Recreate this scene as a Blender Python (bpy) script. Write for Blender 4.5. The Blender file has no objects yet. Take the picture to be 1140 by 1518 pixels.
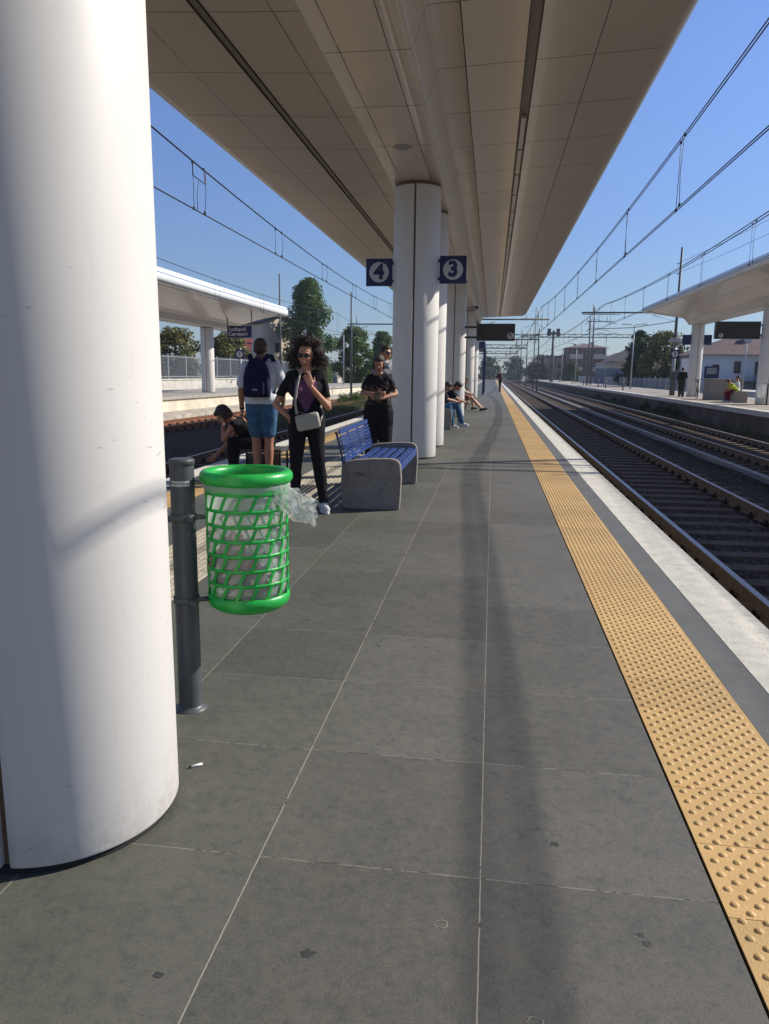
import bpy, bmesh, math, random
from mathutils import Vector, Matrix, noise
random.seed(7)
R = math.radians
PI = math.pi
scn = bpy.context.scene
COL = scn.collection

# ------------------------------------------------------------------ camera
F_PX, PITCH, YAW, ROLL, CH = 1111.2, -0.1834, -0.13927, 0.010927, 1.3033
fw = Vector((math.sin(YAW) * math.cos(PITCH), math.cos(YAW) * math.cos(PITCH), math.sin(PITCH)))
rt = Vector((math.cos(YAW), -math.sin(YAW), 0))
up = rt.cross(fw)
r2 = rt * math.cos(ROLL) + up * math.sin(ROLL)
u2 = up * math.cos(ROLL) - rt * math.sin(ROLL)
cd = bpy.data.cameras.new('camera')
cam = bpy.data.objects.new('camera', cd)
COL.objects.link(cam)
M3 = Matrix((r2, u2, -fw)).transposed()
cam.matrix_world = Matrix.Translation((0, 0, CH)) @ M3.to_4x4()
cd.sensor_fit = 'VERTICAL'
cd.sensor_height = 36.0
cd.lens = F_PX / 1518 * 36
cd.clip_start = 0.05
cd.clip_end = 5000
scn.camera = cam

# ------------------------------------------------------------------ sky, sun, exposure
SUN = Vector((1.0, 0.50, 0.80)).normalized()
SUN_EL = math.asin(SUN.z)
SUN_ROT = math.atan2(SUN.x, SUN.y)
w = bpy.data.worlds.new('World')
scn.world = w
w.use_nodes = True
nt = w.node_tree
nt.nodes.clear()
sky = nt.nodes.new('ShaderNodeTexSky')
sky.sky_type = 'NISHITA'
sky.sun_disc = False
sky.sun_elevation = SUN_EL
sky.sun_rotation = SUN_ROT
sky.air_density = 1.0
sky.dust_density = 0.2
sky.ozone_density = 1.2
bg = nt.nodes.new('ShaderNodeBackground')
bg.inputs[1].default_value = 0.084
wo = nt.nodes.new('ShaderNodeOutputWorld')
hs = nt.nodes.new('ShaderNodeMix'); hs.data_type = 'RGBA'; hs.blend_type = 'MULTIPLY'; hs.inputs[0].default_value = 1.0
hs.inputs[7].default_value = (0.80, 0.96, 1.22, 1)
wtc = nt.nodes.new('ShaderNodeTexCoord'); wsp = nt.nodes.new('ShaderNodeSeparateXYZ')
nt.links.new(wtc.outputs['Generated'], wsp.inputs[0])
wmr = nt.nodes.new('ShaderNodeMapRange'); wmr.interpolation_type = 'SMOOTHSTEP'
for i_, v_ in zip((1, 2, 3, 4), (-0.05, 0.42, 0.0, 1.0)): wmr.inputs[i_].default_value = v_
nt.links.new(wsp.outputs[2], wmr.inputs[0])
wg = nt.nodes.new('ShaderNodeMix'); wg.data_type = 'RGBA'
wg.inputs[6].default_value = (0.50, 0.60, 0.82, 1); wg.inputs[7].default_value = (0.90, 1.02, 1.42, 1)
nt.links.new(wmr.outputs[0], wg.inputs[0])
nt.links.new(wg.outputs[2], hs.inputs[7])
nt.links.new(sky.outputs[0], hs.inputs[6])
nt.links.new(hs.outputs[2], bg.inputs[0])
nt.links.new(bg.outputs[0], wo.inputs[0])
sd = bpy.data.lights.new('sun', 'SUN')
sd.energy = 4.6
sd.angle = R(0.53)
sd.color = (1.0, 0.94, 0.85)
so = bpy.data.objects.new('sun', sd)
so.rotation_euler = SUN.to_track_quat('Z', 'Y').to_euler()
so.location = (30, 10, 40)
COL.objects.link(so)
scn.view_settings.view_transform = 'Standard'
scn.view_settings.look = 'None'
scn.view_settings.gamma = 1
scn.view_settings.exposure = 0.36
scn.view_settings.use_curve_mapping = False
scn.cycles.max_bounces = 8
scn.cycles.transparent_max_bounces = 12

# ------------------------------------------------------------------ materials
def mat(name, col, rough=0.7, metal=0.0, var=0.0, scale=4.0, bump=0.0, bscale=60.0, spec=0.5, detail=6, var2=None):
    m = bpy.data.materials.new(name)
    m.use_nodes = True
    n = m.node_tree.nodes
    l = m.node_tree.links
    p = n['Principled BSDF']
    p.inputs['Base Color'].default_value = (*col, 1)
    p.inputs['Roughness'].default_value = rough
    p.inputs['Metallic'].default_value = metal
    p.inputs['Specular IOR Level'].default_value = spec
    tc = n.new('ShaderNodeTexCoord')
    if var:
        t = n.new('ShaderNodeTexNoise')
        t.inputs['Scale'].default_value = scale
        t.inputs['Detail'].default_value = detail
        t.inputs['Roughness'].default_value = 0.65
        l.new(tc.outputs['Object'], t.inputs['Vector'])
        r = n.new('ShaderNodeValToRGB')
        r.color_ramp.elements[0].position = 0.3
        r.color_ramp.elements[1].position = 0.7
        c2 = var2 or tuple(min(1, c * (1 + var)) for c in col)
        r.color_ramp.elements[0].color = (*[c * (1 - var) for c in col], 1)
        r.color_ramp.elements[1].color = (*c2, 1)
        l.new(t.outputs['Fac'], r.inputs[0])
        l.new(r.outputs[0], p.inputs['Base Color'])
    if bump:
        t2 = n.new('ShaderNodeTexNoise')
        t2.inputs['Scale'].default_value = bscale
        t2.inputs['Detail'].default_value = 5
        l.new(tc.outputs['Object'], t2.inputs['Vector'])
        b = n.new('ShaderNodeBump')
        b.inputs['Strength'].default_value = bump
        b.inputs['Distance'].default_value = 0.01
        l.new(t2.outputs['Fac'], b.inputs['Height'])
        l.new(b.outputs[0], p.inputs['Normal'])
    return m

def N(m): return m.node_tree.nodes
def L(m): return m.node_tree.links
def math_node(m, op, a, b=None, c=None):
    x = N(m).new('ShaderNodeMath')
    x.operation = op
    for i, v in enumerate((a, b, c)):
        if v is None: continue
        if hasattr(v, 'links') or hasattr(v, 'is_linked'): L(m).new(v, x.inputs[i])
        else: x.inputs[i].default_value = v
    return x.outputs[0]
def mixc(m, fac, a, b, blend='MIX'):
    x = N(m).new('ShaderNodeMix')
    x.data_type = 'RGBA'
    x.blend_type = blend
    for s, v in ((x.inputs[0], fac), (x.inputs[6], a), (x.inputs[7], b)):
        if hasattr(v, 'is_linked'): L(m).new(v, s)
        elif isinstance(v, tuple): s.default_value = (*v, 1)
        else: s.default_value = v
    return x.outputs[2]

def noise_tex(m, vec, scale, detail=5, rough=0.6):
    t = N(m).new('ShaderNodeTexNoise')
    t.inputs['Scale'].default_value = scale
    t.inputs['Detail'].default_value = detail
    t.inputs['Roughness'].default_value = rough
    L(m).new(vec, t.inputs['Vector'])
    return t.outputs['Fac']
def smooth(m, v, a, b, lo=0.0, hi=1.0):
    x = N(m).new('ShaderNodeMapRange')
    x.interpolation_type = 'SMOOTHSTEP'
    L(m).new(v, x.inputs[0])
    for i, k in zip((1, 2, 3, 4), (a, b, lo, hi)): x.inputs[i].default_value = k
    return x.outputs[0]

GX0, GY0, GS = 0.016, 1.78, 0.6
def slab_material():
    m = mat('slate_paving', (0.1, 0.1, 0.095), 0.62)
    p = N(m)['Principled BSDF']
    tc = N(m).new('ShaderNodeTexCoord')
    sp = N(m).new('ShaderNodeSeparateXYZ')
    L(m).new(tc.outputs['Object'], sp.inputs[0])
    wob = math_node(m, 'MULTIPLY', math_node(m, 'SUBTRACT', noise_tex(m, tc.outputs['Object'], 25, 3), 0.5), 0.004)
    gx = math_node(m, 'DIVIDE', math_node(m, 'ADD', math_node(m, 'SUBTRACT', sp.outputs[0], GX0), wob), GS)
    gy = math_node(m, 'DIVIDE', math_node(m, 'ADD', math_node(m, 'SUBTRACT', sp.outputs[1], GY0), wob), GS)
    def edge(g):   # distance (m) to nearest joint
        return math_node(m, 'MULTIPLY', math_node(m, 'ABSOLUTE', math_node(m, 'SUBTRACT', math_node(m, 'FRACT', math_node(m, 'ADD', g, 0.5)), 0.5)), GS)
    ex, ey = edge(gx), edge(gy)
    jx = smooth(m, ex, 0.0012, 0.0024, 1, 0)
    jy = smooth(m, ey, 0.0008, 0.0019, 1, 0)
    # per-slab random
    cb = N(m).new('ShaderNodeCombineXYZ')
    L(m).new(math_node(m, 'FLOOR', gx), cb.inputs[0]); L(m).new(math_node(m, 'FLOOR', gy), cb.inputs[1])
    wn = N(m).new('ShaderNodeTexWhiteNoise'); wn.noise_dimensions = '3D'
    L(m).new(cb.outputs[0], wn.inputs['Vector'])
    v3 = N(m).new('ShaderNodeVectorMath'); v3.operation = 'MULTIPLY_ADD'
    L(m).new(wn.outputs['Color'], v3.inputs[0]); v3.inputs[1].default_value = (7, 7, 7); L(m).new(tc.outputs['Object'], v3.inputs[2])
    vec = v3.outputs[0]
    n1 = noise_tex(m, vec, 3.2, 8, 0.68)
    n2 = noise_tex(m, vec, 28, 6, 0.7)
    n3 = noise_tex(m, vec, 220, 3, 0.6)
    a = mixc(m, smooth(m, n1, 0.34, 0.68), (0.086, 0.088, 0.084), (0.112, 0.109, 0.101))
    a = mixc(m, smooth(m, n2, 0.25, 0.8, 0, 0.6), a, (0.140, 0.130, 0.108), 'MIX')
    dark = smooth(m, n2, 0.30, 0.46, 0.22, 0)
    a = mixc(m, dark, a, (0.05, 0.055, 0.05))
    f = math_node(m, 'MULTIPLY_ADD', wn.outputs['Value'], 0.26, 0.86)
    g3 = math_node(m, 'MULTIPLY_ADD', n3, 0.9, 0.53)
    bright = math_node(m, 'MULTIPLY', f, g3)
    cc = N(m).new('ShaderNodeCombineXYZ')
    for i in range(3): L(m).new(bright, cc.inputs[i])
    a = mixc(m, 1.0, a, cc.outputs[0], 'MULTIPLY')
    # bluish longer-worn slabs along the left
    # dirt blots
    n4 = noise_tex(m, tc.outputs['Object'], 1.1, 4, 0.6)
    a = mixc(m, smooth(m, n4, 0.52, 0.72, 0, 0.35), a, (0.085, 0.078, 0.06))
    n5 = noise_tex(m, vec, 75, 5, 0.75)
    a = mixc(m, smooth(m, n5, 0.30, 0.44, 0.55, 0), a, (0.040, 0.042, 0.036))
    a = mixc(m, smooth(m, n5, 0.58, 0.72, 0, 0.40), a, (0.185, 0.175, 0.145))
    n6 = noise_tex(m, vec, 7.0, 6, 0.7)
    a = mixc(m, smooth(m, n6, 0.52, 0.68, 0, 0.22), a, (0.125, 0.108, 0.088))
    a = mixc(m, smooth(m, n6, 0.34, 0.46, 0.28, 0), a, (0.066, 0.071, 0.066))
    vo = N(m).new('ShaderNodeTexVoronoi'); vo.inputs['Scale'].default_value = 5.5; vo.inputs['Randomness'].default_value = 1
    L(m).new(tc.outputs['Object'], vo.inputs['Vector'])
    sc = N(m).new('ShaderNodeSeparateColor'); L(m).new(vo.outputs['Color'], sc.inputs[0])
    blot = math_node(m, 'MULTIPLY', smooth(m, math_node(m, 'ADD', vo.outputs['Distance'], math_node(m, 'MULTIPLY', n2, 0.05)), 0.05, 0.085, 1, 0), math_node(m, 'GREATER_THAN', sc.outputs[0], 0.90))
    a = mixc(m, math_node(m, 'MULTIPLY', blot, 0.6), a, (0.035, 0.035, 0.03))
    lblot = math_node(m, 'MULTIPLY', smooth(m, math_node(m, 'ADD', vo.outputs['Distance'], math_node(m, 'MULTIPLY', n2, 0.08)), 0.06, 0.10, 1, 0), math_node(m, 'LESS_THAN', sc.outputs[1], 0.05))
    a = mixc(m, math_node(m, 'MULTIPLY', lblot, 0.35), a, (0.24, 0.225, 0.19))
    # joints: pale mortar, broken to dark in places
    brk = noise_tex(m, tc.outputs['Object'], 9, 4, 0.7)
    a = mixc(m, jx, a, mixc(m, smooth(m, brk, 0.36, 0.42), (0.06, 0.05, 0.04), (0.29, 0.27, 0.225)))
    a = mixc(m, jy, a, mixc(m, smooth(m, brk, 0.44, 0.52), (0.04, 0.035, 0.03), (0.26, 0.24, 0.20)))
    # greener, darker slabs towards the left side
    gl = smooth(m, math_node(m, 'ADD', sp.outputs[0], math_node(m, 'MULTIPLY', noise_tex(m, tc.outputs['Object'], 1.7, 4), 0.8)), -0.75, 0.25, 0.75, 0)
    a = mixc(m, gl, a, mixc(m, 1.0, a, (0.78, 0.85, 0.75), 'MULTIPLY'))
    a = mixc(m, 1.0, a, (1.075, 1.065, 1.035), 'MULTIPLY')
    L(m).new(a, p.inputs['Base Color'])
    p.inputs['Specular IOR Level'].default_value = 0.22
    L(m).new(smooth(m, n2, 0.3, 0.7, 0.50, 0.72), p.inputs['Roughness'])
    h = math_node(m, 'SUBTRACT', math_node(m, 'ADD', math_node(m, 'MULTIPLY', n3, 0.25), math_node(m, 'MULTIPLY', n2, 0.5)), math_node(m, 'MULTIPLY', math_node(m, 'MAXIMUM', jx, jy), 1.2))
    b = N(m).new('ShaderNodeBump'); b.inputs['Strength'].default_value = 0.35; b.inputs['Distance'].default_value = 0.004
    L(m).new(h, b.inputs['Height']); L(m).new(b.outputs[0], p.inputs['Normal'])
    return m

M = {}
M['slab'] = slab_material()
M['yellow'] = mat('yellow_tactile', (0.50, 0.315, 0.115), 0.6, var=0.10, scale=9, bump=0.2, bscale=150)
M['greystrip'] = mat('grey_strip', (0.118, 0.122, 0.115), 0.7, spec=0.25, var=0.12, scale=6, bump=0.2, bscale=120)
M['white_edge'] = mat('white_edge', (0.60, 0.57, 0.48), 0.75, var=0.16, scale=9, spec=0.25, bump=0.4, bscale=70, detail=10)
M['loges'] = mat('beige_guide', (0.40, 0.36, 0.27), 0.7, var=0.12, scale=8)
M['conc'] = mat('concrete', (0.33, 0.31, 0.27), 0.85, var=0.25, scale=3, bump=0.5, bscale=40)
M['conc_dark'] = mat('dark_concrete', (0.20, 0.19, 0.17), 0.9, var=0.35, scale=1.5, bump=0.5, bscale=30)
M['conc_pale'] = mat('pale_concrete', (0.52, 0.49, 0.43), 0.85, var=0.2, scale=2.5, bump=0.4, bscale=40)
M['benchc'] = mat('bench_concrete', (0.27, 0.24, 0.21), 0.9, var=0.22, scale=14, spec=.2, bump=0.7, bscale=180)
M['column'] = mat('column_enamel', (0.71, 0.68, 0.63), 0.5, var=0.025, scale=2.2, spec=0.35)
def scuff(m):
    tc = N(m).new('ShaderNodeTexCoord'); sp = N(m).new('ShaderNodeSeparateXYZ'); L(m).new(tc.outputs['Object'], sp.inputs[0])
    p = N(m)['Principled BSDF']; base = p.inputs['Base Color'].links[0].from_socket
    st = N(m).new('ShaderNodeMapping'); st.inputs['Scale'].default_value = (9, 9, 1.1); L(m).new(tc.outputs['Object'], st.inputs[0])
    drip = smooth(m, noise_tex(m, st.outputs[0], 3.0, 5, .7), .56, .74, 0, .10)
    foot = math_node(m, 'MULTIPLY', smooth(m, sp.outputs[2], 0.0, 0.30, 1, 0), smooth(m, noise_tex(m, tc.outputs['Object'], 9, 6, .75), .40, .66, 0.05, .38))
    st2 = N(m).new('ShaderNodeMapping'); st2.inputs['Scale'].default_value = (16, 16, 70); st2.inputs['Rotation'].default_value = (.4, .3, 0); L(m).new(tc.outputs['Object'], st2.inputs[0])
    mark = math_node(m, 'MULTIPLY', smooth(m, noise_tex(m, st2.outputs[0], .8, 2, .5), .70, .73, 0, .5), smooth(m, noise_tex(m, tc.outputs['Object'], 2.3, 2, .5), .5, .6, 0, 1))
    a = mixc(m, drip, base, (.42, .38, .31)); a = mixc(m, foot, a, (.30, .27, .22)); a = mixc(m, mark, a, (.25, .24, .23))
    L(m).new(a, p.inputs['Base Color'])
scuff(M['column'])
def stain(m, col, sc, lo, hi, amt):
    tc = N(m).new('ShaderNodeTexCoord'); p = N(m)['Principled BSDF']; base = p.inputs['Base Color'].links[0].from_socket
    L(m).new(mixc(m, smooth(m, noise_tex(m, tc.outputs['Object'], sc, 7, .72), lo, hi, 0, amt), base, col), p.inputs['Base Color'])
def tiletint(m, sx, sy, amt):
    tc = N(m).new('ShaderNodeTexCoord'); sp = N(m).new('ShaderNodeSeparateXYZ'); L(m).new(tc.outputs['Object'], sp.inputs[0])
    p = N(m)['Principled BSDF']; base = p.inputs['Base Color'].links[0].from_socket
    cb = N(m).new('ShaderNodeCombineXYZ')
    L(m).new(math_node(m, 'FLOOR', math_node(m, 'DIVIDE', math_node(m, 'SUBTRACT', sp.outputs[1], sy[0]), sy[1])), cb.inputs[1])
    L(m).new(math_node(m, 'FLOOR', math_node(m, 'DIVIDE', math_node(m, 'SUBTRACT', sp.outputs[0], sx[0]), sx[1])), cb.inputs[0])
    wn = N(m).new('ShaderNodeTexWhiteNoise'); L(m).new(cb.outputs[0], wn.inputs['Vector'])
    v = math_node(m, 'MULTIPLY_ADD', wn.outputs['Value'], amt, 1 - amt * .55)
    cc = N(m).new('ShaderNodeCombineXYZ')
    for i in range(3): L(m).new(v, cc.inputs[i])
    L(m).new(mixc(m, 1.0, base, cc.outputs[0], 'MULTIPLY'), p.inputs['Base Color'])
M['joint'] = mat('brown_joint', (0.16, 0.10, 0.06), 0.6, var=0.2, scale=3)
M['ceil'] = mat('ceiling_panel', (0.62, 0.55, 0.47), 0.28, var=0.03, scale=1.2, spec=0.6)
M['roofw'] = mat('roof_white', (0.78, 0.80, 0.80), 0.4, var=0.04, scale=1)
M['black'] = mat('black_gap', (0.012, 0.011, 0.010), 0.8)
M['steel'] = mat('grey_paint', (0.062, 0.070, 0.073), 0.45, var=0.12, scale=20)
M['galv'] = mat('galvanised', (0.33, 0.35, 0.36), 0.5, 0.3, var=0.15, scale=8)
M['mast'] = mat('mast_steel', (0.09, 0.10, 0.10), 0.6, 0.3, var=0.2, scale=4)
M['wire'] = mat('wire', (0.035, 0.035, 0.04), 0.6, 0.2)
M['insul'] = mat('insulator', (0.16, 0.08, 0.05), 0.35)
M['green'] = mat('green_plastic', (0.012, 0.36, 0.05), 0.36, var=0.16, scale=22, bump=0.15, bscale=90)
M['rail_web'] = mat('rail_web', (0.20, 0.145, 0.10), 0.75, 0.0, spec=0.15, var=0.3, scale=9, bump=0.3, bscale=60)
M['rail_head'] = mat('rail_head', (0.46, 0.41, 0.36), 0.42, 0.85)
M['sleeper'] = mat('sleeper', (0.14, 0.102, 0.074), 0.9, spec=0.12, var=0.3, scale=6, bump=0.6, bscale=50)
M['fast'] = mat('fastener', (0.03, 0.02, 0.015), 0.8, spec=0.1)
M['stone'] = mat('ballast_stone', (0.105, 0.074, 0.048), 0.9, spec=0.1, var=0.5, scale=3, var2=(0.19, 0.165, 0.14))
M['ballast'] = mat('ballast', (0.036, 0.026, 0.018), 0.95, spec=0.08, var=0.5, scale=14, bump=1.0, bscale=22, var2=(0.13, 0.095, 0.065))
M['ground'] = mat('ground', (0.13, 0.12, 0.085), 0.95, var=0.4, scale=0.3, bump=0.5, bscale=3)
M['blue'] = mat('navy_sign', (0.008, 0.014, 0.085), 0.45)
M['signw'] = mat('sign_white', (0.55, 0.55, 0.55), 0.5)
M['benchb'] = mat('blue_bench', (0.017, 0.048, 0.185), 0.45, var=0.2, scale=18)
M['housing'] = mat('dark_housing', (0.035, 0.033, 0.033), 0.45)
M['screen'] = mat('screen', (0.014, 0.010, 0.010), 0.25)
M['screenrow'] = mat('screen_row', (0.045, 0.022, 0.02), 0.3)
M['clock'] = mat('clock_face', (0.42, 0.41, 0.38), 0.4)
M['grass'] = mat('weeds', (0.085, 0.12, 0.03), 0.8, var=0.5, scale=2, var2=(0.2, 0.19, 0.07))
M['trunk'] = mat('bark', (0.10, 0.075, 0.05), 0.9, var=0.3, scale=6)
M['glass'] = mat('dark_glass', (0.012, 0.012, 0.014), 0.18, spec=0.5)
M['paper'] = mat('paper', (0.7, 0.69, 0.65), 0.8)

tiletint(M['yellow'], (0.0, 50.0), (0.53, 0.3), .20)
stain(M['yellow'], (0.16, 0.11, 0.06), 4.5, .56, .78, .55)
stain(M['yellow'], (0.10, 0.075, 0.05), 38, .64, .74, .45)
tiletint(M['loges'], (-2.385, 0.3), (0.0, 0.3), .2)
stain(M['white_edge'], (0.24, 0.22, 0.18), 7, .54, .72, .6)
stain(M['white_edge'], (0.12, 0.11, 0.10), 45, .63, .72, .5)
stain(M['greystrip'], (0.30, 0.29, 0.26), 3.3, .66, .76, .4)
stain(M['ceil'], (0.38, 0.33, 0.26), 0.9, .58, .8, .35)
stain(M['green'], (0.10, 0.30, 0.10), 16, .60, .72, .45)
def ceil_mat_fix():
    m = M['ceil']
    N(m)['Principled BSDF'].inputs['Coat Weight'].default_value = 0.15
ceil_mat_fix()

# enamel columns: faint scuffs near the foot
def leafmat(name, a, b, tr=0.25):
    m = mat(name, a, 0.6, var=0.0, spec=0.25)
    p = N(m)['Principled BSDF']
    tc = N(m).new('ShaderNodeTexCoord')
    g = N(m).new('ShaderNodeObjectInfo')
    nf = noise_tex(m, tc.outputs['Object'], 0.9, 3)
    wn = N(m).new('ShaderNodeTexWhiteNoise')
    L(m).new(tc.outputs['Object'], wn.inputs['Vector'])
    c = mixc(m, smooth(m, nf, 0.3, 0.7), a, b)
    L(m).new(c, p.inputs['Base Color'])
    t = N(m).new('ShaderNodeBsdfTranslucent')
    L(m).new(c, t.inputs[0])
    mx = N(m).new('ShaderNodeMixShader'); mx.inputs[0].default_value = tr
    L(m).new(p.outputs[0], mx.inputs[1]); L(m).new(t.outputs[0], mx.inputs[2])
    L(m).new(mx.outputs[0], N(m)['Material Output'].inputs[0])
    return m
M['leaf_dark'] = leafmat('leaf_dark', (0.028, 0.055, 0.016), (0.05, 0.085, 0.022))
M['leaf_mid'] = leafmat('leaf_mid', (0.062, 0.125, 0.024), (0.12, 0.175, 0.04))
M['leaf_olive'] = leafmat('leaf_olive', (0.10, 0.11, 0.028), (0.17, 0.15, 0.04))

# ------------------------------------------------------------------ mesh helpers
def link(name, me, m=None, parent=None):
    o = bpy.data.objects.new(name, me)
    COL.objects.link(o)
    if m is not None:
        for x in (m if isinstance(m, (list, tuple)) else [m]): me.materials.append(x)
    if parent is not None: o.parent = parent
    return o
def obj(name, bm, m=None, parent=None, smooth_=False, loc=None):
    me = bpy.data.meshes.new(name)
    bm.normal_update()
    if smooth_:
        for f in bm.faces: f.smooth = True
    bm.to_mesh(me)
    bm.free()
    o = link(name, me, m, parent)
    if loc is not None: o.location = loc
    return o
def tag(o, label=None, cat=None, group=None, kind=None):
    if label: o['label'] = label
    if cat: o['category'] = cat
    if group: o['group'] = group
    if kind: o['kind'] = kind
    return o
def empty(name, loc, rz=0, label=None, cat=None, group=None):
    o = bpy.data.objects.new(name, None)
    COL.objects.link(o)
    o.location = loc
    o.rotation_euler = (0, 0, rz)
    o.empty_display_size = 0.1
    return tag(o, label, cat, group)
def copy_tree(o, parent=None):
    c = o.copy()
    COL.objects.link(c)
    if parent is not None: c.parent = parent
    for ch in list(o.children): copy_tree(ch, c)
    return c
def dup(root, loc, rz=0, label=None):
    c = copy_tree(root)
    c.location = loc
    c.rotation_euler = (0, 0, rz)
    if label: c['label'] = label
    return c
BM = bmesh.new
def box(bm, x0, x1, y0, y1, z0, z1, mi=0, mtx=None, bev=0):
    vs = [bm.verts.new(v) for v in ((x0, y0, z0), (x1, y0, z0), (x1, y1, z0), (x0, y1, z0), (x0, y0, z1), (x1, y0, z1), (x1, y1, z1), (x0, y1, z1))]
    fs = []
    for f in ((3, 2, 1, 0), (4, 5, 6, 7), (0, 1, 5, 4), (1, 2, 6, 5), (2, 3, 7, 6), (3, 0, 4, 7)):
        a = bm.faces.new([vs[i] for i in f]); a.material_index = mi; fs.append(a)
    if mtx: bmesh.ops.transform(bm, matrix=mtx, verts=vs)
    if bev:
        es = list({e for f in fs for e in f.edges})
        bmesh.ops.bevel(bm, geom=es, offset=bev, segments=2, profile=0.5, affect='EDGES')
def frame_of(d):
    d = d.normalized()
    a = Vector((0, 0, 1)) if abs(d.z) < 0.9 else Vector((1, 0, 0))
    x = d.cross(a).normalized()
    return x, d.cross(x).normalized()
def tube(bm, pts, r, seg=6, cap=True, mi=0):
    pts = [Vector(p) for p in pts]
    rs = r if isinstance(r, (list, tuple)) else [r] * len(pts)
    rings = []
    px = None
    for i, p in enumerate(pts):
        d = (pts[min(i + 1, len(pts) - 1)] - pts[max(i - 1, 0)])
        if d.length < 1e-9: d = Vector((0, 0, 1))
        x, y = frame_of(d)
        if px is not None:
            d.normalize()
            x = (px - d * px.dot(d))
            x = x.normalized() if x.length > 1e-6 else frame_of(d)[0]
            y = d.cross(x)
        px = x
        rings.append([bm.verts.new(p + (x * math.cos(2 * PI * k / seg) + y * math.sin(2 * PI * k / seg)) * rs[i]) for k in range(seg)])
    for a, b in zip(rings, rings[1:]):
        for k in range(seg):
            f = bm.faces.new((a[k], a[(k + 1) % seg], b[(k + 1) % seg], b[k])); f.material_index = mi; f.smooth = True
    if cap:
        f = bm.faces.new(rings[0][::-1]); f.material_index = mi
        f = bm.faces.new(rings[-1]); f.material_index = mi
def lathe(bm, prof, seg=32, c=(0, 0, 0), mi=0, close=False):
    rings = []
    for r, z in prof:
        rings.append([bm.verts.new((c[0] + r * math.cos(2 * PI * k / seg), c[1] + r * math.sin(2 * PI * k / seg), c[2] + z)) for k in range(seg)])
    n = len(rings)
    for i in range(n if close else n - 1):
        a, b = rings[i], rings[(i + 1) % n]
        for k in range(seg):
            f = bm.faces.new((a[k], a[(k + 1) % seg], b[(k + 1) % seg], b[k])); f.smooth = True; f.material_index = mi
    return rings
def extr(bm, prof, y0, y1, mi=0, cap=True, closed=True):
    """profile of (x,z) swept along y"""
    a = [bm.verts.new((x, y0, z)) for x, z in prof]
    b = [bm.verts.new((x, y1, z)) for x, z in prof]
    n = len(prof)
    for i in range(n if closed else n - 1):
        f = bm.faces.new((a[i], b[i], b[(i + 1) % n], a[(i + 1) % n])); f.material_index = mi
    if cap and closed:
        bm.faces.new(a).material_index = mi
        bm.faces.new(b[::-1]).material_index = mi
def quad(bm, pts, mi=0):
    f = bm.faces.new([bm.verts.new(p) for p in pts]); f.material_index = mi
def text(name, s, size, m, parent, loc, rot, ext=0.003, bold=0.0, sx=1.0):
    c = bpy.data.curves.new(name, 'FONT')
    c.body = s; c.size = size; c.align_x = 'CENTER'; c.align_y = 'CENTER'
    c.extrude = ext; c.offset = bold
    t = bpy.data.objects.new(name, c)
    COL.objects.link(t)
    dg = bpy.context.evaluated_depsgraph_get()
    me = bpy.data.meshes.new_from_object(t.evaluated_get(dg))
    bpy.data.objects.remove(t)
    me.materials.clear()
    o = link(name, me, m, parent)
    o.location = loc; o.rotation_euler = rot; o.scale = (sx, 1, 1)
    return o

# ================================================================== SETTING
def struct(name, bm, m, smooth_=False):
    return tag(obj(name, bm, m, None, smooth_), kind='structure')
PY0, PY1 = -60.2, 190.0
# ground to the horizon
bm = BM(); quad(bm, [(-1500, -300, -0.86), (1500, -300, -0.86), (1500, 2500, -0.86), (-1500, 2500, -0.86)]); struct('ground', bm, M['ground'])
bm = BM(); quad(bm, [(1.3, -20, -0.70), (9.3, -20, -0.70), (9.3, 420, -0.70), (1.3, 420, -0.70)]); struct('ballast_bed', bm, M['ballast'])
bm = BM(); quad(bm, [(-15.6, -20, -0.70), (-3.7, -20, -0.70), (-3.7, 420, -0.70), (-15.6, 420, -0.70)]); struct('ballast_bed', bm, M['ballast'])
# own platform
bm = BM()
for x0, x1 in ((-3.06, -2.385), (-1.785, 0.6115)):
    quad(bm, [(x0, PY0, 0), (x1, PY0, 0), (x1, PY1, 0), (x0, PY1, 0)])
struct('platform_paving', bm, M['slab'])
bm = BM(); box(bm, -3.85, 1.40, PY0, PY1, -1.1, -0.02); struct('platform_body', bm, M['conc_dark'])
bm = BM()
quad(bm, [(1.03, PY0, 0), (1.19, PY0, 0), (1.19, PY1, 0), (1.03, PY1, 0)])
quad(bm, [(-3.63, PY0, 0), (-3.47, PY0, 0), (-3.47, PY1, 0), (-3.63, PY1, 0)])
struct('grey_paving_strip', bm, M['greystrip'])
bm = BM()
for s in (0, 1):
    y = PY0 + 0.75
    while y < PY1:
        x0, x1 = ((1.19, 1.48), (-3.92, -3.63))[s]
        box(bm, x0, x1, y, min(y + 2.395, PY1), -0.16, 0.002)
        y += 2.4
struct('platform_edge', bm, M['white_edge'])
bm = BM()
y = PY0
while y < 62:
    d = 0.297
    if y < -2: y += 0.3; continue
    for x0 in (-2.385, -2.085):
        quad(bm, [(x0, y, -0.004), (x0 + 0.298, y, -0.004), (x0 + 0.298, y + d, -0.004), (x0, y + d, -0.004)])
        if 3 < y < 16:
            for k in range(6):
                xx = x0 + 0.012 + k * 0.05
                box(bm, xx, xx + 0.026, y + 0.003, y + d - 0.003, -0.004, 0.003)
    y += 0.3
quad(bm, [(-2.385, y, -0.004), (-1.785, y, -0.004), (-1.785, PY1, -0.004), (-2.385, PY1, -0.004)])
struct('tactile_guide_path', bm, M['loges'])
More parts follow.
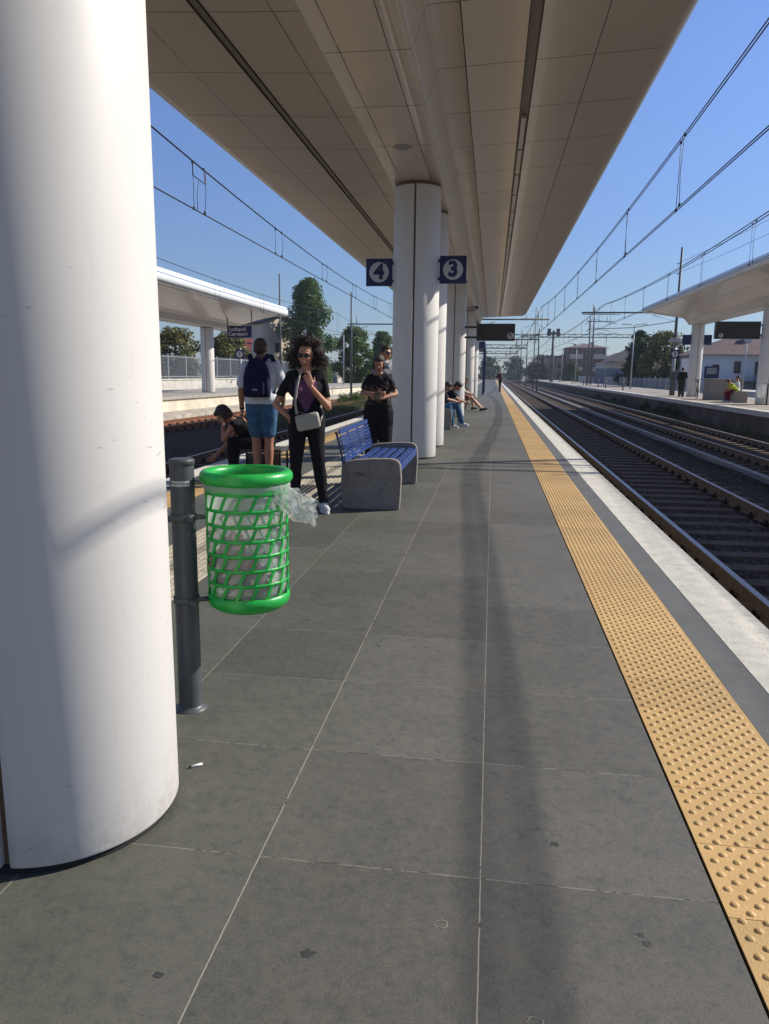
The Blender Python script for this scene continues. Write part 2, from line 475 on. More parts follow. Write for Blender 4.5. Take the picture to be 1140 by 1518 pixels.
def tactile(x0, x1, yb):
    bm = BM()
    y = 0.53
    wd = x1 - x0
    while y < 60:
        box(bm, x0, x1, y, y + 0.2975, -0.02, 0.001)
        y += 0.3
    quad(bm, [(x0, y, 0.001), (x1, y, 0.001), (x1, PY1, 0.001), (x0, PY1, 0.001)])
    pit = wd / 7.0
    row = 0
    y = 0.555
    while y < yb:
        for k in range(7 if row % 2 == 0 else 6):
            cx = x0 + pit * (0.5 + k + (0.5 if row % 2 else 0))
            n = 8 if y < 8 else 5
            r0, h = 0.0125, 0.0052
            a = [bm.verts.new((cx + r0 * math.cos(2 * PI * j / n), y + r0 * math.sin(2 * PI * j / n), 0.001)) for j in range(n)]
            b = [bm.verts.new((cx + r0 * 0.68 * math.cos(2 * PI * j / n), y + r0 * 0.68 * math.sin(2 * PI * j / n), 0.001 + h * 0.8)) for j in range(n)]
            t = bm.verts.new((cx, y, 0.001 + h))
            for j in range(n):
                bm.faces.new((a[j], a[(j + 1) % n], b[(j + 1) % n], b[j])).smooth = True
                bm.faces.new((b[j], b[(j + 1) % n], t)).smooth = True
        row += 1
        y += pit * 0.5
    struct('tactile_warning_strip', bm, M['yellow'])
tactile(0.62, 1.028, 34)
tactile(-3.468, -3.06, 18)
bm = BM(); quad(bm, [(-3.5, PY0, -0.012), (1.2, PY0, -0.012), (1.2, PY1, -0.012), (-3.5, PY1, -0.012)]); struct('mortar_bed', bm, M['fast'])

# right-hand platform (tracks 1 and 2)
RZ = 0.15
bm = BM(); box(bm, 9.28, 14.3, -10, 220, -1.0, RZ - 0.02); struct('platform_body', bm, mat('stained_wall', (0.12, 0.10, 0.085), 0.9, var=.45, scale=1.1, bump=.5, bscale=12, spec=.1))
bm = BM(); quad(bm, [(9.6, -10, RZ), (14.0, -10, RZ), (14.0, 220, RZ), (9.6, 220, RZ)]); struct('platform_paving', bm, mat('pale_paving', (0.33, 0.29, 0.235), 0.8, spec=.2, var=0.2, scale=1.2))
bm = BM()
for y in range(-10, 220, 2):
    box(bm, 9.15, 9.6, y, y + 1.99, RZ - 0.18, RZ + 0.003)
    box(bm, 14.0, 14.45, y, y + 1.99, RZ - 0.18, RZ + 0.003)
struct('platform_edge', bm, M['conc_pale'])
bm = BM(); box(bm, 19.6, 23.2, 20, 230, -1.0, 0.2); struct('platform_paving', bm, M['conc_pale'])
# left-hand platform, slightly skewed to ours
LZ = 0.15
LA = math.atan2(1.9, 37.6)          # heading of the far-left platform (towards +x)
Ldir = Vector((math.sin(LA), math.cos(LA), 0)); Lnor = Vector((-math.cos(LA), math.sin(LA), 0))
L0 = Vector((-14.4, 32.4, 0))
def LP(s, n, z=0.0):                 # s metres along, n metres back from the edge
    v = L0 + Ldir * s + Lnor * n
    return (v.x, v.y, z)
def lbox(bm, s0, s1, n0, n1, z0, z1, mi=0):
    a = [bm.verts.new(LP(s, n, z)) for z in (z0, z1) for s, n in ((s0, n0), (s1, n0), (s1, n1), (s0, n1))]
    for f in ((3, 2, 1, 0), (4, 5, 6, 7), (0, 1, 5, 4), (1, 2, 6, 5), (2, 3, 7, 6), (3, 0, 4, 7)):
        bm.faces.new([a[i] for i in f]).material_index = mi
bm = BM(); lbox(bm, -40, 130, 0.10, 5.4, -1.0, LZ - 0.02); struct('platform_body', bm, mat('cream_wall', (0.60, 0.54, 0.42), 0.9, var=0.25, scale=1.5, bump=0.5, bscale=9))
bm = BM(); lbox(bm, -40, 130, 0.0, 5.5, LZ - 0.14, LZ); struct('platform_paving', bm, M['conc'])
bm = BM(); lbox(bm, -40, 130, -1.4, 0.10, -0.95, -0.52); struct('ballast_shoulder', bm, mat('pale_rubble', (0.42, 0.37, 0.30), 0.95, var=0.4, scale=2.5, bump=1.0, bscale=6))

# ------------------------------------------------------------------ tracks
def rail_profile(x):
    return [(x - 0.07, -0.66), (x + 0.07, -0.66), (x + 0.07, -0.648), (x + 0.012, -0.628), (x + 0.009, -0.545), (x + 0.036, -0.532), (x + 0.036, -0.506), (x + 0.030, -0.5),
            (x - 0.030, -0.5), (x - 0.036, -0.506), (x - 0.036, -0.532), (x - 0.009, -0.545), (x - 0.012, -0.628), (x - 0.07, -0.648)]
def sleeper_bm(bm, y=0.0):
    box(bm, -1.25, 1.25, y - 0.12, y + 0.12, -0.78, -0.661, 0)
    for sx in (-0.752, 0.752):
        for s in (-1, 1):
            box(bm, sx + s * 0.085 - 0.035, sx + s * 0.085 + 0.035, y - 0.075, y + 0.075, -0.661, -0.625, 1)
            box(bm, sx + s * 0.075 - 0.014, sx + s * 0.075 + 0.014, y - 0.02, y + 0.02, -0.625, -0.59, 1)
def track(label, x, y, ang, y0, y1, sl0, nsl, headm='rail_head', webm='rail_web'):
    t = empty('railway_track', (x, y, 0), ang, label, 'railway track', 'railway tracks beside the platforms')
    for rx in (-0.752, 0.752):
        bm = BM()
        extr(bm, rail_profile(rx), y0, y1)
        bm.normal_update()
        for f in bm.faces:
            if f.normal.z > 0.9 and f.calc_center_median().z > -0.51: f.material_index = 1
        obj('rail', bm, [M[webm], M[headm]], t)
    bm = BM(); sleeper_bm(bm)
    s0 = obj('sleeper', bm, [M['sleeper'], M['fast']], t)
    s0.location = (0, sl0, 0)
    for k in range(1, nsl):
        c = s0.copy(); COL.objects.link(c); c.parent = t; c.location = (0, sl0 + 0.6 * k, 0)
    bm = BM()
    k = nsl
    while sl0 + 0.6 * k < min(y1, 190):
        box(bm, -1.25, 1.25, sl0 + 0.6 * k - 0.12, sl0 + 0.6 * k + 0.12, -0.78, -0.664, 0); k += 1
    k = 1
    while sl0 - 0.6 * k > y0:
        box(bm, -1.25, 1.25, sl0 - 0.6 * k - 0.12, sl0 - 0.6 * k + 0.12, -0.78, -0.664, 0); k += 1
    tag(obj('sleeper_row', bm, M['sleeper'], t), kind='stuff')
    return t
track('railway track with brown-sided rails right beside the white platform edge', 3.03, 0, 0, -4, 400, 4.5, 100)
track('railway track in front of the right-hand platform wall, beyond the pale cable trough', 6.86, 0, 0, -4, 400, 12, 70)
track('shaded railway track just left of the platform with the people', -5.6, 0, 0, -4, 400, 8, 80)
M['rail_rust'] = mat('rust', (0.22, 0.085, 0.04), 0.85, var=0.3, scale=8)
track('rusty disused siding track below the cream wall of the left platform', -11.75, 15, -math.atan2(2.0, 29.0), -10, 150, 4, 75, 'rail_rust', 'rail_rust')
# cable trough
t = empty('cable_trough', (0, 0, 0), 0, 'pale concrete cable trough between the two right-hand tracks', 'cable trough')
bm = BM(); y = 6.0
while y < 150:
    box(bm, 5.16, 5.30, y, y + 0.94, -0.72, -0.56); y += 1.0
obj('trough_cover', bm, M['conc'], t)
bm = BM(); tube(bm, [(4.98, 6 + 2 * k, -0.62 + 0.02 * (k % 3)) for k in range(60)], 0.03, 6); obj('cable', bm, M['wire'], t)
# ballast stones
def stones(regs, seed):
    rnd = random.Random(seed)
    bm = BM()
    for (x0, x1, y0, y1, n) in regs:
        for i in range(n):
            u = rnd.random() ** 1.6
            x, y = rnd.uniform(x0, x1), y0 + (y1 - y0) * u
            s = rnd.uniform(0.018, 0.040)
            if x < 4.4 and x > 1.7 and abs((y - 4.5 + .3) % .6 - .3) < .15 and rnd.random() < .93: continue
            if x > 5.5 and abs((y - 12 + .3) % .6 - .3) < .15 and rnd.random() < .9: continue
            z = -0.70 + s * 0.3
            vs = [bm.verts.new((x + dx * s * rnd.uniform(.6, 1.2), y + dy * s * rnd.uniform(.6, 1.2), z + dz * s * rnd.uniform(.5, 1)))
                  for dx, dy, dz in ((1, 0, 0), (0, 1, 0), (-1, 0, 0), (0, -1, 0), (0, 0, 1), (0, 0, -.6))]
            for a, b in ((0, 1), (1, 2), (2, 3), (3, 0)):
                bm.faces.new((vs[a], vs[b], vs[4]))
    return tag(obj('ballast_stones', bm, M['stone']), label='loose brown ballast stones lying around the rails and sleepers', cat='ballast', kind='stuff')
stones([(1.6, 4.6, 4.5, 34, 17000), (4.6, 8.9, 10, 45, 9000), (-8.5, -4.2, 9, 40, 4500)], 3)

# ------------------------------------------------------------------ canopies
def canopy(name, label, cx, y0, y1, hw, zc, ze, part_lamps=True, rim=1.0, tap=0.02):
    """ceiling of separate panels with open joints under a roof shell with a rounded rim"""
    t = empty(name, (cx, 0, 0), 0, label, 'platform canopy', 'canopies over the platforms')
    zi = zc + 0.34
    k = (ze - zi) / (hw - 0.57)
    zz = lambda o: zi + (o - 0.57) * k
    S = [[(0.003, zc), (0.212, zc)],
         [(0.222, zc), (0.375, zc), (0.398, zc + 0.006), (0.417, zc + 0.022), (0.432, zc + 0.048), (0.515, zi - 0.045), (0.528, zi - 0.020), (0.545, zi - 0.005), (0.568, zi), (0.812, zz(0.82))],
         [(0.822, zz(0.82)), (1.41, zz(1.41))],
         [(1.53, zz(1.53)), (2.096, zz(2.1))],
         [(2.104, zz(2.1)), (hw - 0.155, zz(hw - 0.15))]]
    S[0] = [(-0.214, zc), (0.214, zc)]
    if not part_lamps: S[2:4] = [[(0.822, zz(0.82)), (2.096, zz(2.1))]]
    bm = BM()
    pl = 1.38
    y = y0
    while y < y1 - 0.2 - tap:
        e = min(y + pl - 0.010, y1 - tap)
        for side in (1, -1):
            for i, st in enumerate(S):
                if i == 0 and side < 0: continue
                if i == 1 and side < 0 and part_lamps: st = [(0.222, zc), (0.366, zc), (0.378, zc + 0.012), (0.384, zi), (0.812, zz(0.82))]
                for (a, za), (b, zb) in zip(st, st[1:]):
                    v = [bm.verts.new(p) for p in ((side * a, y, za), (side * b, y, zb), (side * b, e, zb), (side * a, e, za))]
                    f = bm.faces.new(v); f.smooth = i == 1 and side > 0
                for (a, za) in (st[0], st[-1]):      # turned-up panel lips
                    bm.faces.new([bm.verts.new(p) for p in ((side * a, y, za), (side * a, e, za), (side * a, e, za + 0.03), (side * a, y, za + 0.03))])
        y += pl
    bmesh.ops.remove_doubles(bm, verts=bm.verts, dist=0.0004)
    obj('ceiling_panels', bm, M['ceil'], t)
    bm = BM()      # dark void above the joints
    prof = [(0.33, zc + 0.035), (0.385, zc + 0.075), (0.455, zi - 0.02), (0.50, zi + 0.055), (hw - 0.16, ze + 0.04)]
    prof = [(-a, b) for a, b in prof[::-1]] + prof
    if part_lamps: prof[1:5] = [(-0.36, zi + 0.055), (-0.355, zc + 0.036), (-0.35, zc + 0.035)]
    for (a, za), (b, zb) in zip(prof, prof[1:]):
        quad(bm, [(a, y0, za), (b, y0, zb), (b, y1 - tap, zb), (a, y1 - tap, za)])
    obj('ceiling_void', bm, M['black'], t)
    # rounded rim swept round three sides
    nose = [(-0.155, 0.0), (-0.08, 0.005), (-0.03, 0.035), (-0.004, 0.09), (0.0, 0.15), (-0.02, 0.21), (-0.07, 0.265), (-0.16, 0.30), (-0.6, 0.33)]
    nose = [(o, h * rim) for o, h in nose]
    rc = 0.55
    path = [((-hw), y0, -1, 0), (-hw, y1 - rc, -1, 0)]
    for q in range(1, 8):
        a = PI - q * PI / 16
        path.append((-hw + rc + rc * math.cos(a), y1 - rc + rc * math.sin(a), math.cos(a), math.sin(a)))
    path += [(-hw + rc, y1, 0, 1)]
    path = path + [(-x, y, -nx, ny) for x, y, nx, ny in path[::-1]]
    bm = BM()
    rings = [[bm.verts.new((x + nx * o, y + ny * o, ze + h)) for o, h in nose] for x, y, nx, ny in path]
    for a, b in zip(rings, rings[1:]):
        for i in range(len(nose) - 1):
            bm.faces.new((a[i], b[i], b[i + 1], a[i + 1])).smooth = True
    obj('rim', bm, M['ceil'] if name == 'platform_canopy' else M['roofw'], t)
    bm = BM()
    quad(bm, [(-hw + .5, y0, ze + .329 * rim), (hw - .5, y0, ze + .329 * rim), (hw - .5, y1 - .5, ze + .329 * rim), (-hw + .5, y1 - .5, ze + .329 * rim)])
    obj('roof', bm, M['roofw'], t)
    bm = BM()   # end fascia closing the hollow bulge
    pr = [(hw - 0.155, ze)] + [p for st in S[::-1] for p in st[::-1] if p[0] > 0] 
    pr = pr + [(-a, b) for a, b in pr[::-1]]
    top = [(a, ze + 0.02) for a, b in pr]
    for (a, za), (b, zb), in zip(pr, pr[1:]):
        if abs(a - b) < 1e-6: continue
        quad(bm, [(a, y1 - tap, za), (b, y1 - tap, zb), (b, y1 - 0.13, ze + 0.004), (a, y1 - 0.13, ze + 0.004)])
    obj('end_fascia', bm, M['ceil'], t)
    # lamp channels
    if part_lamps:
        chm = mat('channel_metal', (0.22, 0.19, 0.16), 0.45, 0.2)
        lm = mat('lamp_diffuser', (0.62, 0.58, 0.52), 0.35)
        for side in (1, -1):
            bm = BM()
            a, b = 1.415, 1.525
            z1 = zz(1.47)
            for (p, q) in (((a, z1 + 0.0), (a, z1 + 0.05)), ((a, z1 + 0.05), (b, z1 + 0.05)), ((b, z1 + 0.05), (b, z1 + 0.0))):
                quad(bm, [(side * p[0], y0, p[1]), (side * q[0], y0, q[1]), (side * q[0], y1 - 0.1, q[1]), (side * p[0], y1 - 0.1, p[1])])
            ch = obj('lamp_channel', bm, chm, t)
            bm = BM(); y = y0 + (0.4 if side > 0 else 0)
            n = 0
            while y < y1 - 1.4:
                if not (side > 0 and y < 9.2):
                    box(bm, side * 1.47 - 0.028, side * 1.47 + 0.028, y, y + 1.3, z1 + 0.004, z1 + 0.045)
                y += 1.38 if side > 0 else 1.30; n += 1
            obj('lamp_tube', bm, lm if side > 0 else chm, ch)
        bm = BM()
        for yy in (-2, 4.3, 9.85, 17, 20.9, 27, 31, 38):
            lathe(bm, [(0.0, zc - 0.006), (0.085, zc - 0.006), (0.105, zc + 0.0)], 24, (0, yy, 0))
            lathe(bm, [(0.108, zc - 0.004), (0.118, zc - 0.004), (0.118, zc + 0.0)], 24, (0, yy, 0))
        obj('ceiling_spotlight', bm, M['galv'], t)
    return t
CX = -1.205
canopy('platform_canopy', 'long beige panelled canopy overhead, covering the platform the people stand on', CX, -59.2, 43.4, 2.90, 4.05, 4.50)
canopy('station_canopy', 'white-rimmed platform canopy on the right, above the parked bicycle', 11.55, 8, 49.0, 2.75, 4.22, 5.03, False, 1.25, 2.3)
canopy('station_canopy', 'white canopy on the left above the hanging station name board', -15.4, 0, 46.0, 3.0, 3.62, 4.62, False, 1.7, 2.3)

def column(cx, cy, z0, z1, label, rz=0, r=0.352):
    t = empty('column', (cx, cy, z0), rz, label, 'column', 'round white canopy columns')
    h = z1 - z0
    g = 0.042      # half angle of the recess
    for s in (0, 1):
        bm = BM()
        n = 40
        a0 = -PI / 2 + g + s * PI
        a1 = a0 + PI - 2 * g
        angs = [a0 + (a1 - a0) * i / n for i in range(n + 1)]
        zs = [0.022, 0.03, h - 0.055, h - 0.05]
        rr = [r - 0.004, r, r, r - 0.004]
        cols = [[bm.verts.new((q * math.cos(a), q * math.sin(a), z)) for q, z in zip(rr, zs)] for a in angs]
        for A, B in zip(cols, cols[1:]):
            for i in range(3): bm.faces.new((A[i], B[i], B[i + 1], A[i + 1])).smooth = True
        for A, sgn in ((cols[0], 1), (cols[-1], -1)):
            inn = [bm.verts.new((v.co.x * 0.92, v.co.y * 0.92, v.co.z)) for v in A]
            for i in range(3): bm.faces.new((A[i], A[i + 1], inn[i + 1], inn[i]) if sgn > 0 else (A[i + 1], A[i], inn[i], inn[i + 1]))
        obj('shell', bm, M['column'], t)
    bm = BM()
    lathe(bm, [(r - 0.022, 0.0), (r - 0.022, h + 0.02)], 48)
    obj('core', bm, M['joint'], t)
    bm = BM(); lathe(bm, [(r - 0.012, 0.001), (r - 0.012, 0.02), (r - 0.03, 0.0205)], 48)  # black band painting the shadow in the gap under the shells
    obj('base_gap_shade', bm, M['black'], t)
    return t
column(-1.237, 1.925, 0, 4.05, 'huge white round column filling the left side in the foreground', R(4.5), 0.331)
column(CX, 11.80, 0, 4.05, 'white column behind the blue bench with blue number signs 4 and 3 on its sides')
column(CX + 0.0, 13.75, 0, 4.05, 'white column standing directly behind the column with the number signs')
column(CX + 0.0, 23.7, 0, 4.05, 'white column behind the two youths sitting on the second bench')
column(CX + 0.02, 34.2, 0, 4.05, 'white column behind the person in the pale green shirt')
column(CX + 0.04, 42.2, 0, 4.05, 'farthest white column under the long canopy')
column(11.5, 46.0, RZ, 4.26, 'column on the right platform next to the parked bicycle')
column(11.5, 34.3, RZ, 4.26, 'column at the right edge of the picture beside the litter bin frame')
column(-15.45, 40.0, LZ, 3.64, 'column on the left platform under the white canopy', 0.1)

# ------------------------------------------------------------------ overhead lines
def overhead(label, x, sups, zc, zt, sag, zz0=0.0, rc=0.010, rm=0.012, ystart=None, pairgap=0.04, dstep=5.2, dx=0.0):
    t = empty('overhead_line', (x, 0, 0), 0, label, 'overhead wire', 'overhead contact lines above the tracks')
    def zm(y):
        for a, b in zip(sups, sups[1:]):
            if a <= y <= b:
                u = (y - (a + b) / 2) / ((b - a) / 2)
                return zt - sag + sag * u * u
        return zt
    ya, yb = sups[0], sups[-1]
    for g in (-1, 1):
        bm = BM(); tube(bm, [(g * pairgap / 2, ya, zc), (g * pairgap / 2, yb, zc)], rc, 5); obj('contact_wire', bm, M['wire'], t)
        bm = BM(); pts = []
        y = ya
        while y <= yb:
            pts.append((g * pairgap / 2, y, zm(y))); y += 2.0
        tube(bm, pts, rm, 5); obj('messenger_wire', bm, M['wire'], t)
    n = 0
    y = (ystart if ystart else ya) 
    while y < min(yb, 110) and n < 45:
        for g, dy in ((-1, 0), (1, 0.42)):
            bm = BM()
            zt_ = zm(y + dy)
            tube(bm, [(g * 0.02, y + dy, zc), (g * 0.035, y + dy + 0.05, (zc + zt_) / 2), (g * 0.02, y + dy, zt_)], 0.0055, 4)
            box(bm, g * 0.02 - 0.015, g * 0.02 + 0.015, y + dy - 0.02, y + dy + 0.02, zc - 0.005, zc + 0.05)
            box(bm, g * 0.02 - 0.015, g * 0.02 + 0.015, y + dy - 0.02, y + dy + 0.02, zt_ - 0.03, zt_ + 0.015)
            obj('dropper', bm, M['wire'], t)
            n += 1
        y += dstep
    return t
overhead('catenary wires sweeping down from the top right corner over the nearest right-hand track', 3.0, [-46.5, 2.5, 51.5, 100, 150, 200, 250], 4.09, 5.66, 0.62, ystart=8.6, rc=0.0085, rm=0.010)
overhead('catenary wires over the second right-hand track, passing above the right canopy rim', 7.06, [-26, 13.6, 52.5, 100, 150, 200, 250], 4.42, 5.87, 0.44, ystart=12.6, rm=0.0155, pairgap=0.13)
overhead('catenary wires over the shaded left track, carrying a square loop hanger', -5.4, [-44, 4, 52, 100, 150, 200], 4.15, 5.55, 0.93, ystart=13.6, rc=0.007, rm=0.008, pairgap=0.02)
overhead('thin catenary wires passing just above the left canopy roof', -12.0, [-30, 10, 58, 106, 154], 4.36, 5.75, 0.55, ystart=12.7, rc=0.009, rm=0.010, pairgap=0.02, dstep=6.5)
# square loop hanger on the left line
t = empty('wire_loop_hanger', (-5.4, 13.55, 0), 0, 'square metal loop hanging on the left messenger wire', 'wire hanger')
bm = BM(); tube(bm, [(-.0, 0, 4.96), (0, 0.0, 4.72), (0, .60, 4.70), (0, .60, 4.95)], 0.011, 5); obj('loop', bm, M['wire'], t)
bm = BM(); tube(bm, [(0, .28, 4.71), (-.02, .22, 4.45), (0, .17, 4.16)], 0.006, 4); obj('hanger_cord', bm, M['wire'], t)

def insulator(bm, p, d, n=4, r=0.06):
    d = Vector(d).normalized(); p = Vector(p)
    for k in range(n): tube(bm, [p + d * (0.05 * k), p + d * (0.05 * k + 0.02)], [r, r * 0.7], 8)
def mast(x, y, zb, h, arms, label, r=0.11, ztype=0):
    """arms: list of (z, x_from, x_to) relative to the mast"""
    t = empty('catenary_mast', (x, y, zb), 0, label, 'catenary mast', 'catenary masts along the railway')
    bm = BM()
    tube(bm, [(0, 0, 0), (0, 0, h)], [r, r * 0.62], 10)
    obj('pole', bm, M['mast'], t)
    for (z, xa, xb) in arms:
        bm = BM()
        tube(bm, [(xa, 0, z), (xb, 0, z)], 0.055, 6)
        obj('cross_arm', bm, M['mast'], t)
        for s in ((xa, xb) if xa * xb < 0 else ((xb,))):
            bm = BM()
            sg = 1 if s > 0 else -1
            insulator(bm, (s - sg * 0.75, 0, z + 0.06), (0, 0, 1), 5, 0.05)
            tube(bm, [(s - sg * 0.75, 0, z), (s - sg * 0.75, 0, z + 0.62)], 0.028, 6)
            obj('insulator', bm, M['insul'], t)
            bm = BM()   # curved steady arm to the contact wire
            pts = [(s * 0.25, 0, z - 0.15), (s * 0.0 + sg * 0.1, 0, z - 0.55), (s * 0.45, 0, z - 0.95), (s - sg * 0.55, 0, z - 1.05), (s - sg * 0.35, 0, z - 1.2)]
            tube(bm, pts, 0.026, 6)
            obj('steady_arm', bm, M['mast'], t)
    return t
mast(5.9, 14.3, -0.72, 7.2, [(6.95, 0, 4.2), (5.6, 0, 3.6)], 'catenary mast just outside the right edge, between the two right-hand tracks')
mast(-1.2, 51.5, 0, 4.95, [(4.86, -4.9, 4.75)], 'mast past the long canopy end with a cross arm over the nearest right track')
mast(11.62, 52.0, RZ, 9.2, [(5.18, 0, -6.0)], 'tall dark mast rising above the right canopy')
mast(11.9, 96, RZ, 9.2, [(8.4, -1.4, 3.0)], 'right one of the two dark masts standing close together beyond the right platform end')
mast(11.0, 92, RZ, 7.7, [(7.3, -0.4, 2.6)], 'left one of the two dark masts standing close together beyond the right platform end')
mast(5.15, 100, -0.7, 10.4, [(9.0, -1.9, 1.4)], 'slim mast beyond the platform end, left of the double-headed one', r=0.08)
t = mast(9.7, 130, -0.7, 9.2, [], 'double-headed signal mast between the slim mast and the paired masts', r=0.3)
bm = BM(); box(bm, -1.1, 1.1, -.2, .2, 8.6, 8.9); box(bm, -1.0, -.45, -.3, .3, 8.3, 9.5); box(bm, .45, 1.0, -.3, .3, 8.3, 9.5); obj('signal_head', bm, M['mast'], t)
mast(-11.6, 62, -0.7, 8.4, [(5.9, -0.3, 5.6)], 'grey mast beside the poplar tree with an arm over the left tracks', r=0.10)
mast(-16.6, 58.5, LZ, 8.6, [], 'white lower mast rising through the gap right of the left canopy', r=0.09)
def portal(y, xa, xb, z, label):
    t = empty('catenary_portal', ((xa + xb) / 2, y, -0.7), 0, label, 'catenary portal', 'catenary portals across the far tracks')
    w2 = (xb - xa) / 2
    for s in (-1, 1):
        bm = BM(); tube(bm, [(s * w2, 0, 0), (s * w2, 0, z + 1.2)], 0.09, 6); obj('post', bm, M['mast'], t)
    bm = BM()
    tube(bm, [(-w2, 0, z), (w2, 0, z)], 0.09, 5); tube(bm, [(-w2, 0, z + 0.5), (w2, 0, z + 0.5)], 0.06, 5)
    k = -w2; i = 0
    while k < w2 - .6:
        tube(bm, [(k, 0, z + (0.5 if i % 2 else 0)), (k + 1.0, 0, z + (0 if i % 2 else 0.5))], 0.04, 4); k += 1.0; i += 1
    obj('beam', bm, M['mast'], t)
    for s in range(3):
        bm = BM(); x = -w2 + 2.5 + s * (2 * w2 - 5) / 2
        tube(bm, [(x, 0, z - 1.0), (x, 0, z)], 0.05, 5); tube(bm, [(x - .8, 0, z - .9), (x, 0, z - 1.0), (x + .5, 0, z - .6)], 0.04, 5)
        obj('hanger', bm, M['mast'], t)
    return t
for i, (y, xa, xb, z, lb) in enumerate([(88, -7.6, 5.0, 5.9, 'nearest of the lattice portals seen far down the tracks'), (118, -7.8, 5.0, 5.9, 'second of the lattice portals seen far down the tracks'),
      (160, -8, 5.0, 6.2, 'third of the lattice portals seen far down the tracks'), (225, -8, 12, 6.5, 'farthest of the lattice portals down the tracks'), (140, 4.9, 30, 8.6, 'wide lattice portal reaching right above the brown apartment block')]):
    portal(y, xa, xb, z, lb)
# feeder wires on the tall mast
t = empty('feeder_wires', (11.62, 0, 0), 0, 'two thin feeder wires strung from the tall dark mast', 'feeder wire')
for z, x in ((8.35, -.25), (7.75, -.25)):
    bm = BM(); tube(bm, [(x, 2 + 10 * i, z - 0.55 + .55 * ((i - 2.5) / 2.5) ** 2) for i in range(6)] , 0.010, 4); obj('wire', bm, M['wire'], t)
    bm = BM(); insulator(bm, (x + .18, 52, z), (-1, 0, 0), 4, 0.05); obj('insulator', bm, M['insul'], t)

# ------------------------------------------------------------------ lamp posts
def lamp_post(x, y, z, h, label, group='double-armed lamp posts on the right platform', arms=2, rz=0):
    t = empty('street_lamp', (x, y, z), rz, label, 'lamp post', group)
    bm = BM(); tube(bm, [(0, 0, 0), (0, 0, h)], [0.062, 0.045], 8); obj('pole', bm, M['galv'], t)
    for s in ((-1, 1) if arms == 2 else (1,)):
        bm = BM(); tube(bm, [(0, 0, h - .04), (s * .35, 0, h + 0.03), (s * .6, 0, h + 0.05)], 0.035, 6); obj('arm', bm, M['galv'], t)
        bm = BM(); box(bm, min(s * .55, s * 1.05), max(s * .55, s * 1.05), -.09, .09, h + .03, h + .09, bev=0.02); obj('lamp_head', bm, M['galv'], t)
    return t
for x, y, h, lb in ((11.8, 68, 5.4, 'nearest double-armed lamp post on the open end of the right platform'), (11.8, 84, 5.5, 'second double-armed lamp post, right of the paired masts'),
                 (11.5, 110, 5.4, 'third double-armed lamp post, in front of the brown apartment block'), (12.0, 138, 5.4, 'farthest double-armed lamp post of the right platform')):
    lamp_post(x, y, RZ, h, lb)
for x, y, h, lb in ((20.6, 86, 5.6, 'lamp post behind the right platform, left of the tree'), (21.0, 104, 5.6, 'lamp post in front of the dark-roofed house'), (21.6, 70, 4.8, 'lamp post in front of the leafy tree on the right'),
                  (-14.6, 74, 4.8, 'lamp post in front of the poplar with a short arm')):
    lamp_post(x, y, 0.1, h, lb, 'single-armed lamp posts in the background', 1, PI if x < 0 else 0)
# low bollard-like fence stubs on the right platform
bp = empty('platform_post', (10.2, 62, RZ), 0, 'dark short post at the edge of the right platform, nearest one', 'post', 'short dark posts on the right platform')
bm = BM(); tube(bm, [(0, 0, 0), (0, 0, .78)], 0.05, 8); obj('pole', bm, M['mast'], bp)
bm = BM(); lathe(bm, [(0, .83), (.06, .81), (.06, .77), (.05, .77)], 8); obj('cap', bm, M['steel'], bp)
for i, (x, y) in enumerate(((10.3, 72), (10.3, 77), (10.4, 90), (10.5, 104), (10.6, 125))):
    dup(bp, (x, y, RZ), 0, 'dark short post on the right platform edge, %s from the near end' % ['second', 'third', 'fourth', 'fifth', 'sixth'][i])

# ------------------------------------------------------------------ signs
def number_sign(x, y, z, digit, label, side):
    t = empty('platform_sign', (x, y, z), 0, label, 'sign', 'square blue platform number signs')
    bm = BM(); box(bm, -.20, .20, -.02, .02, -.20, .20, bev=.004); obj('panel', bm, M['blue'], t)
    bm = BM()
    n = 48
    a = [bm.verts.new((.148 * math.cos(2 * PI * k / n), -.024, .148 * math.sin(2 * PI * k / n))) for k in range(n)]
    bm.faces.new(a)
    obj('disc', bm, M['signw'], t)
    text('digit', digit, .30, M['blue'], t, (0, -.027, 0), (PI / 2, 0, 0), .002, .013)
    bm = BM()
    for zz_ in (-.13, .13): box(bm, side * .20, side * .27, -.012, .012, zz_ - .02, zz_ + .02)
    obj('bracket', bm, M['blue'], t)
    return t
number_sign(-1.76, 11.70, 2.80, '4', 'blue sign with a white disc and number 4, left of the column', 1)
number_sign(-0.645, 11.70, 2.83, '3', 'blue sign with a white disc and number 3, right of the column', -1)
for x, lb in ((10.9, 'plain navy sign panel left of the column on the right platform'), (12.02, 'plain navy sign panel right of the column on the right platform')):
    t = empty('platform_sign', (x, 45.9, 3.35), 0, lb, 'sign', 'navy sign panels on the right platform column')
    bm = BM(); box(bm, -.24, .24, -.02, .02, -.28, .28, bev=.004); obj('panel', bm, M['blue'], t)
    bm = BM(); s = 1 if x < 11.5 else -1; box(bm, s * .24, s * .30, -.012, .012, -.02, .02); obj('bracket', bm, M['blue'], t)

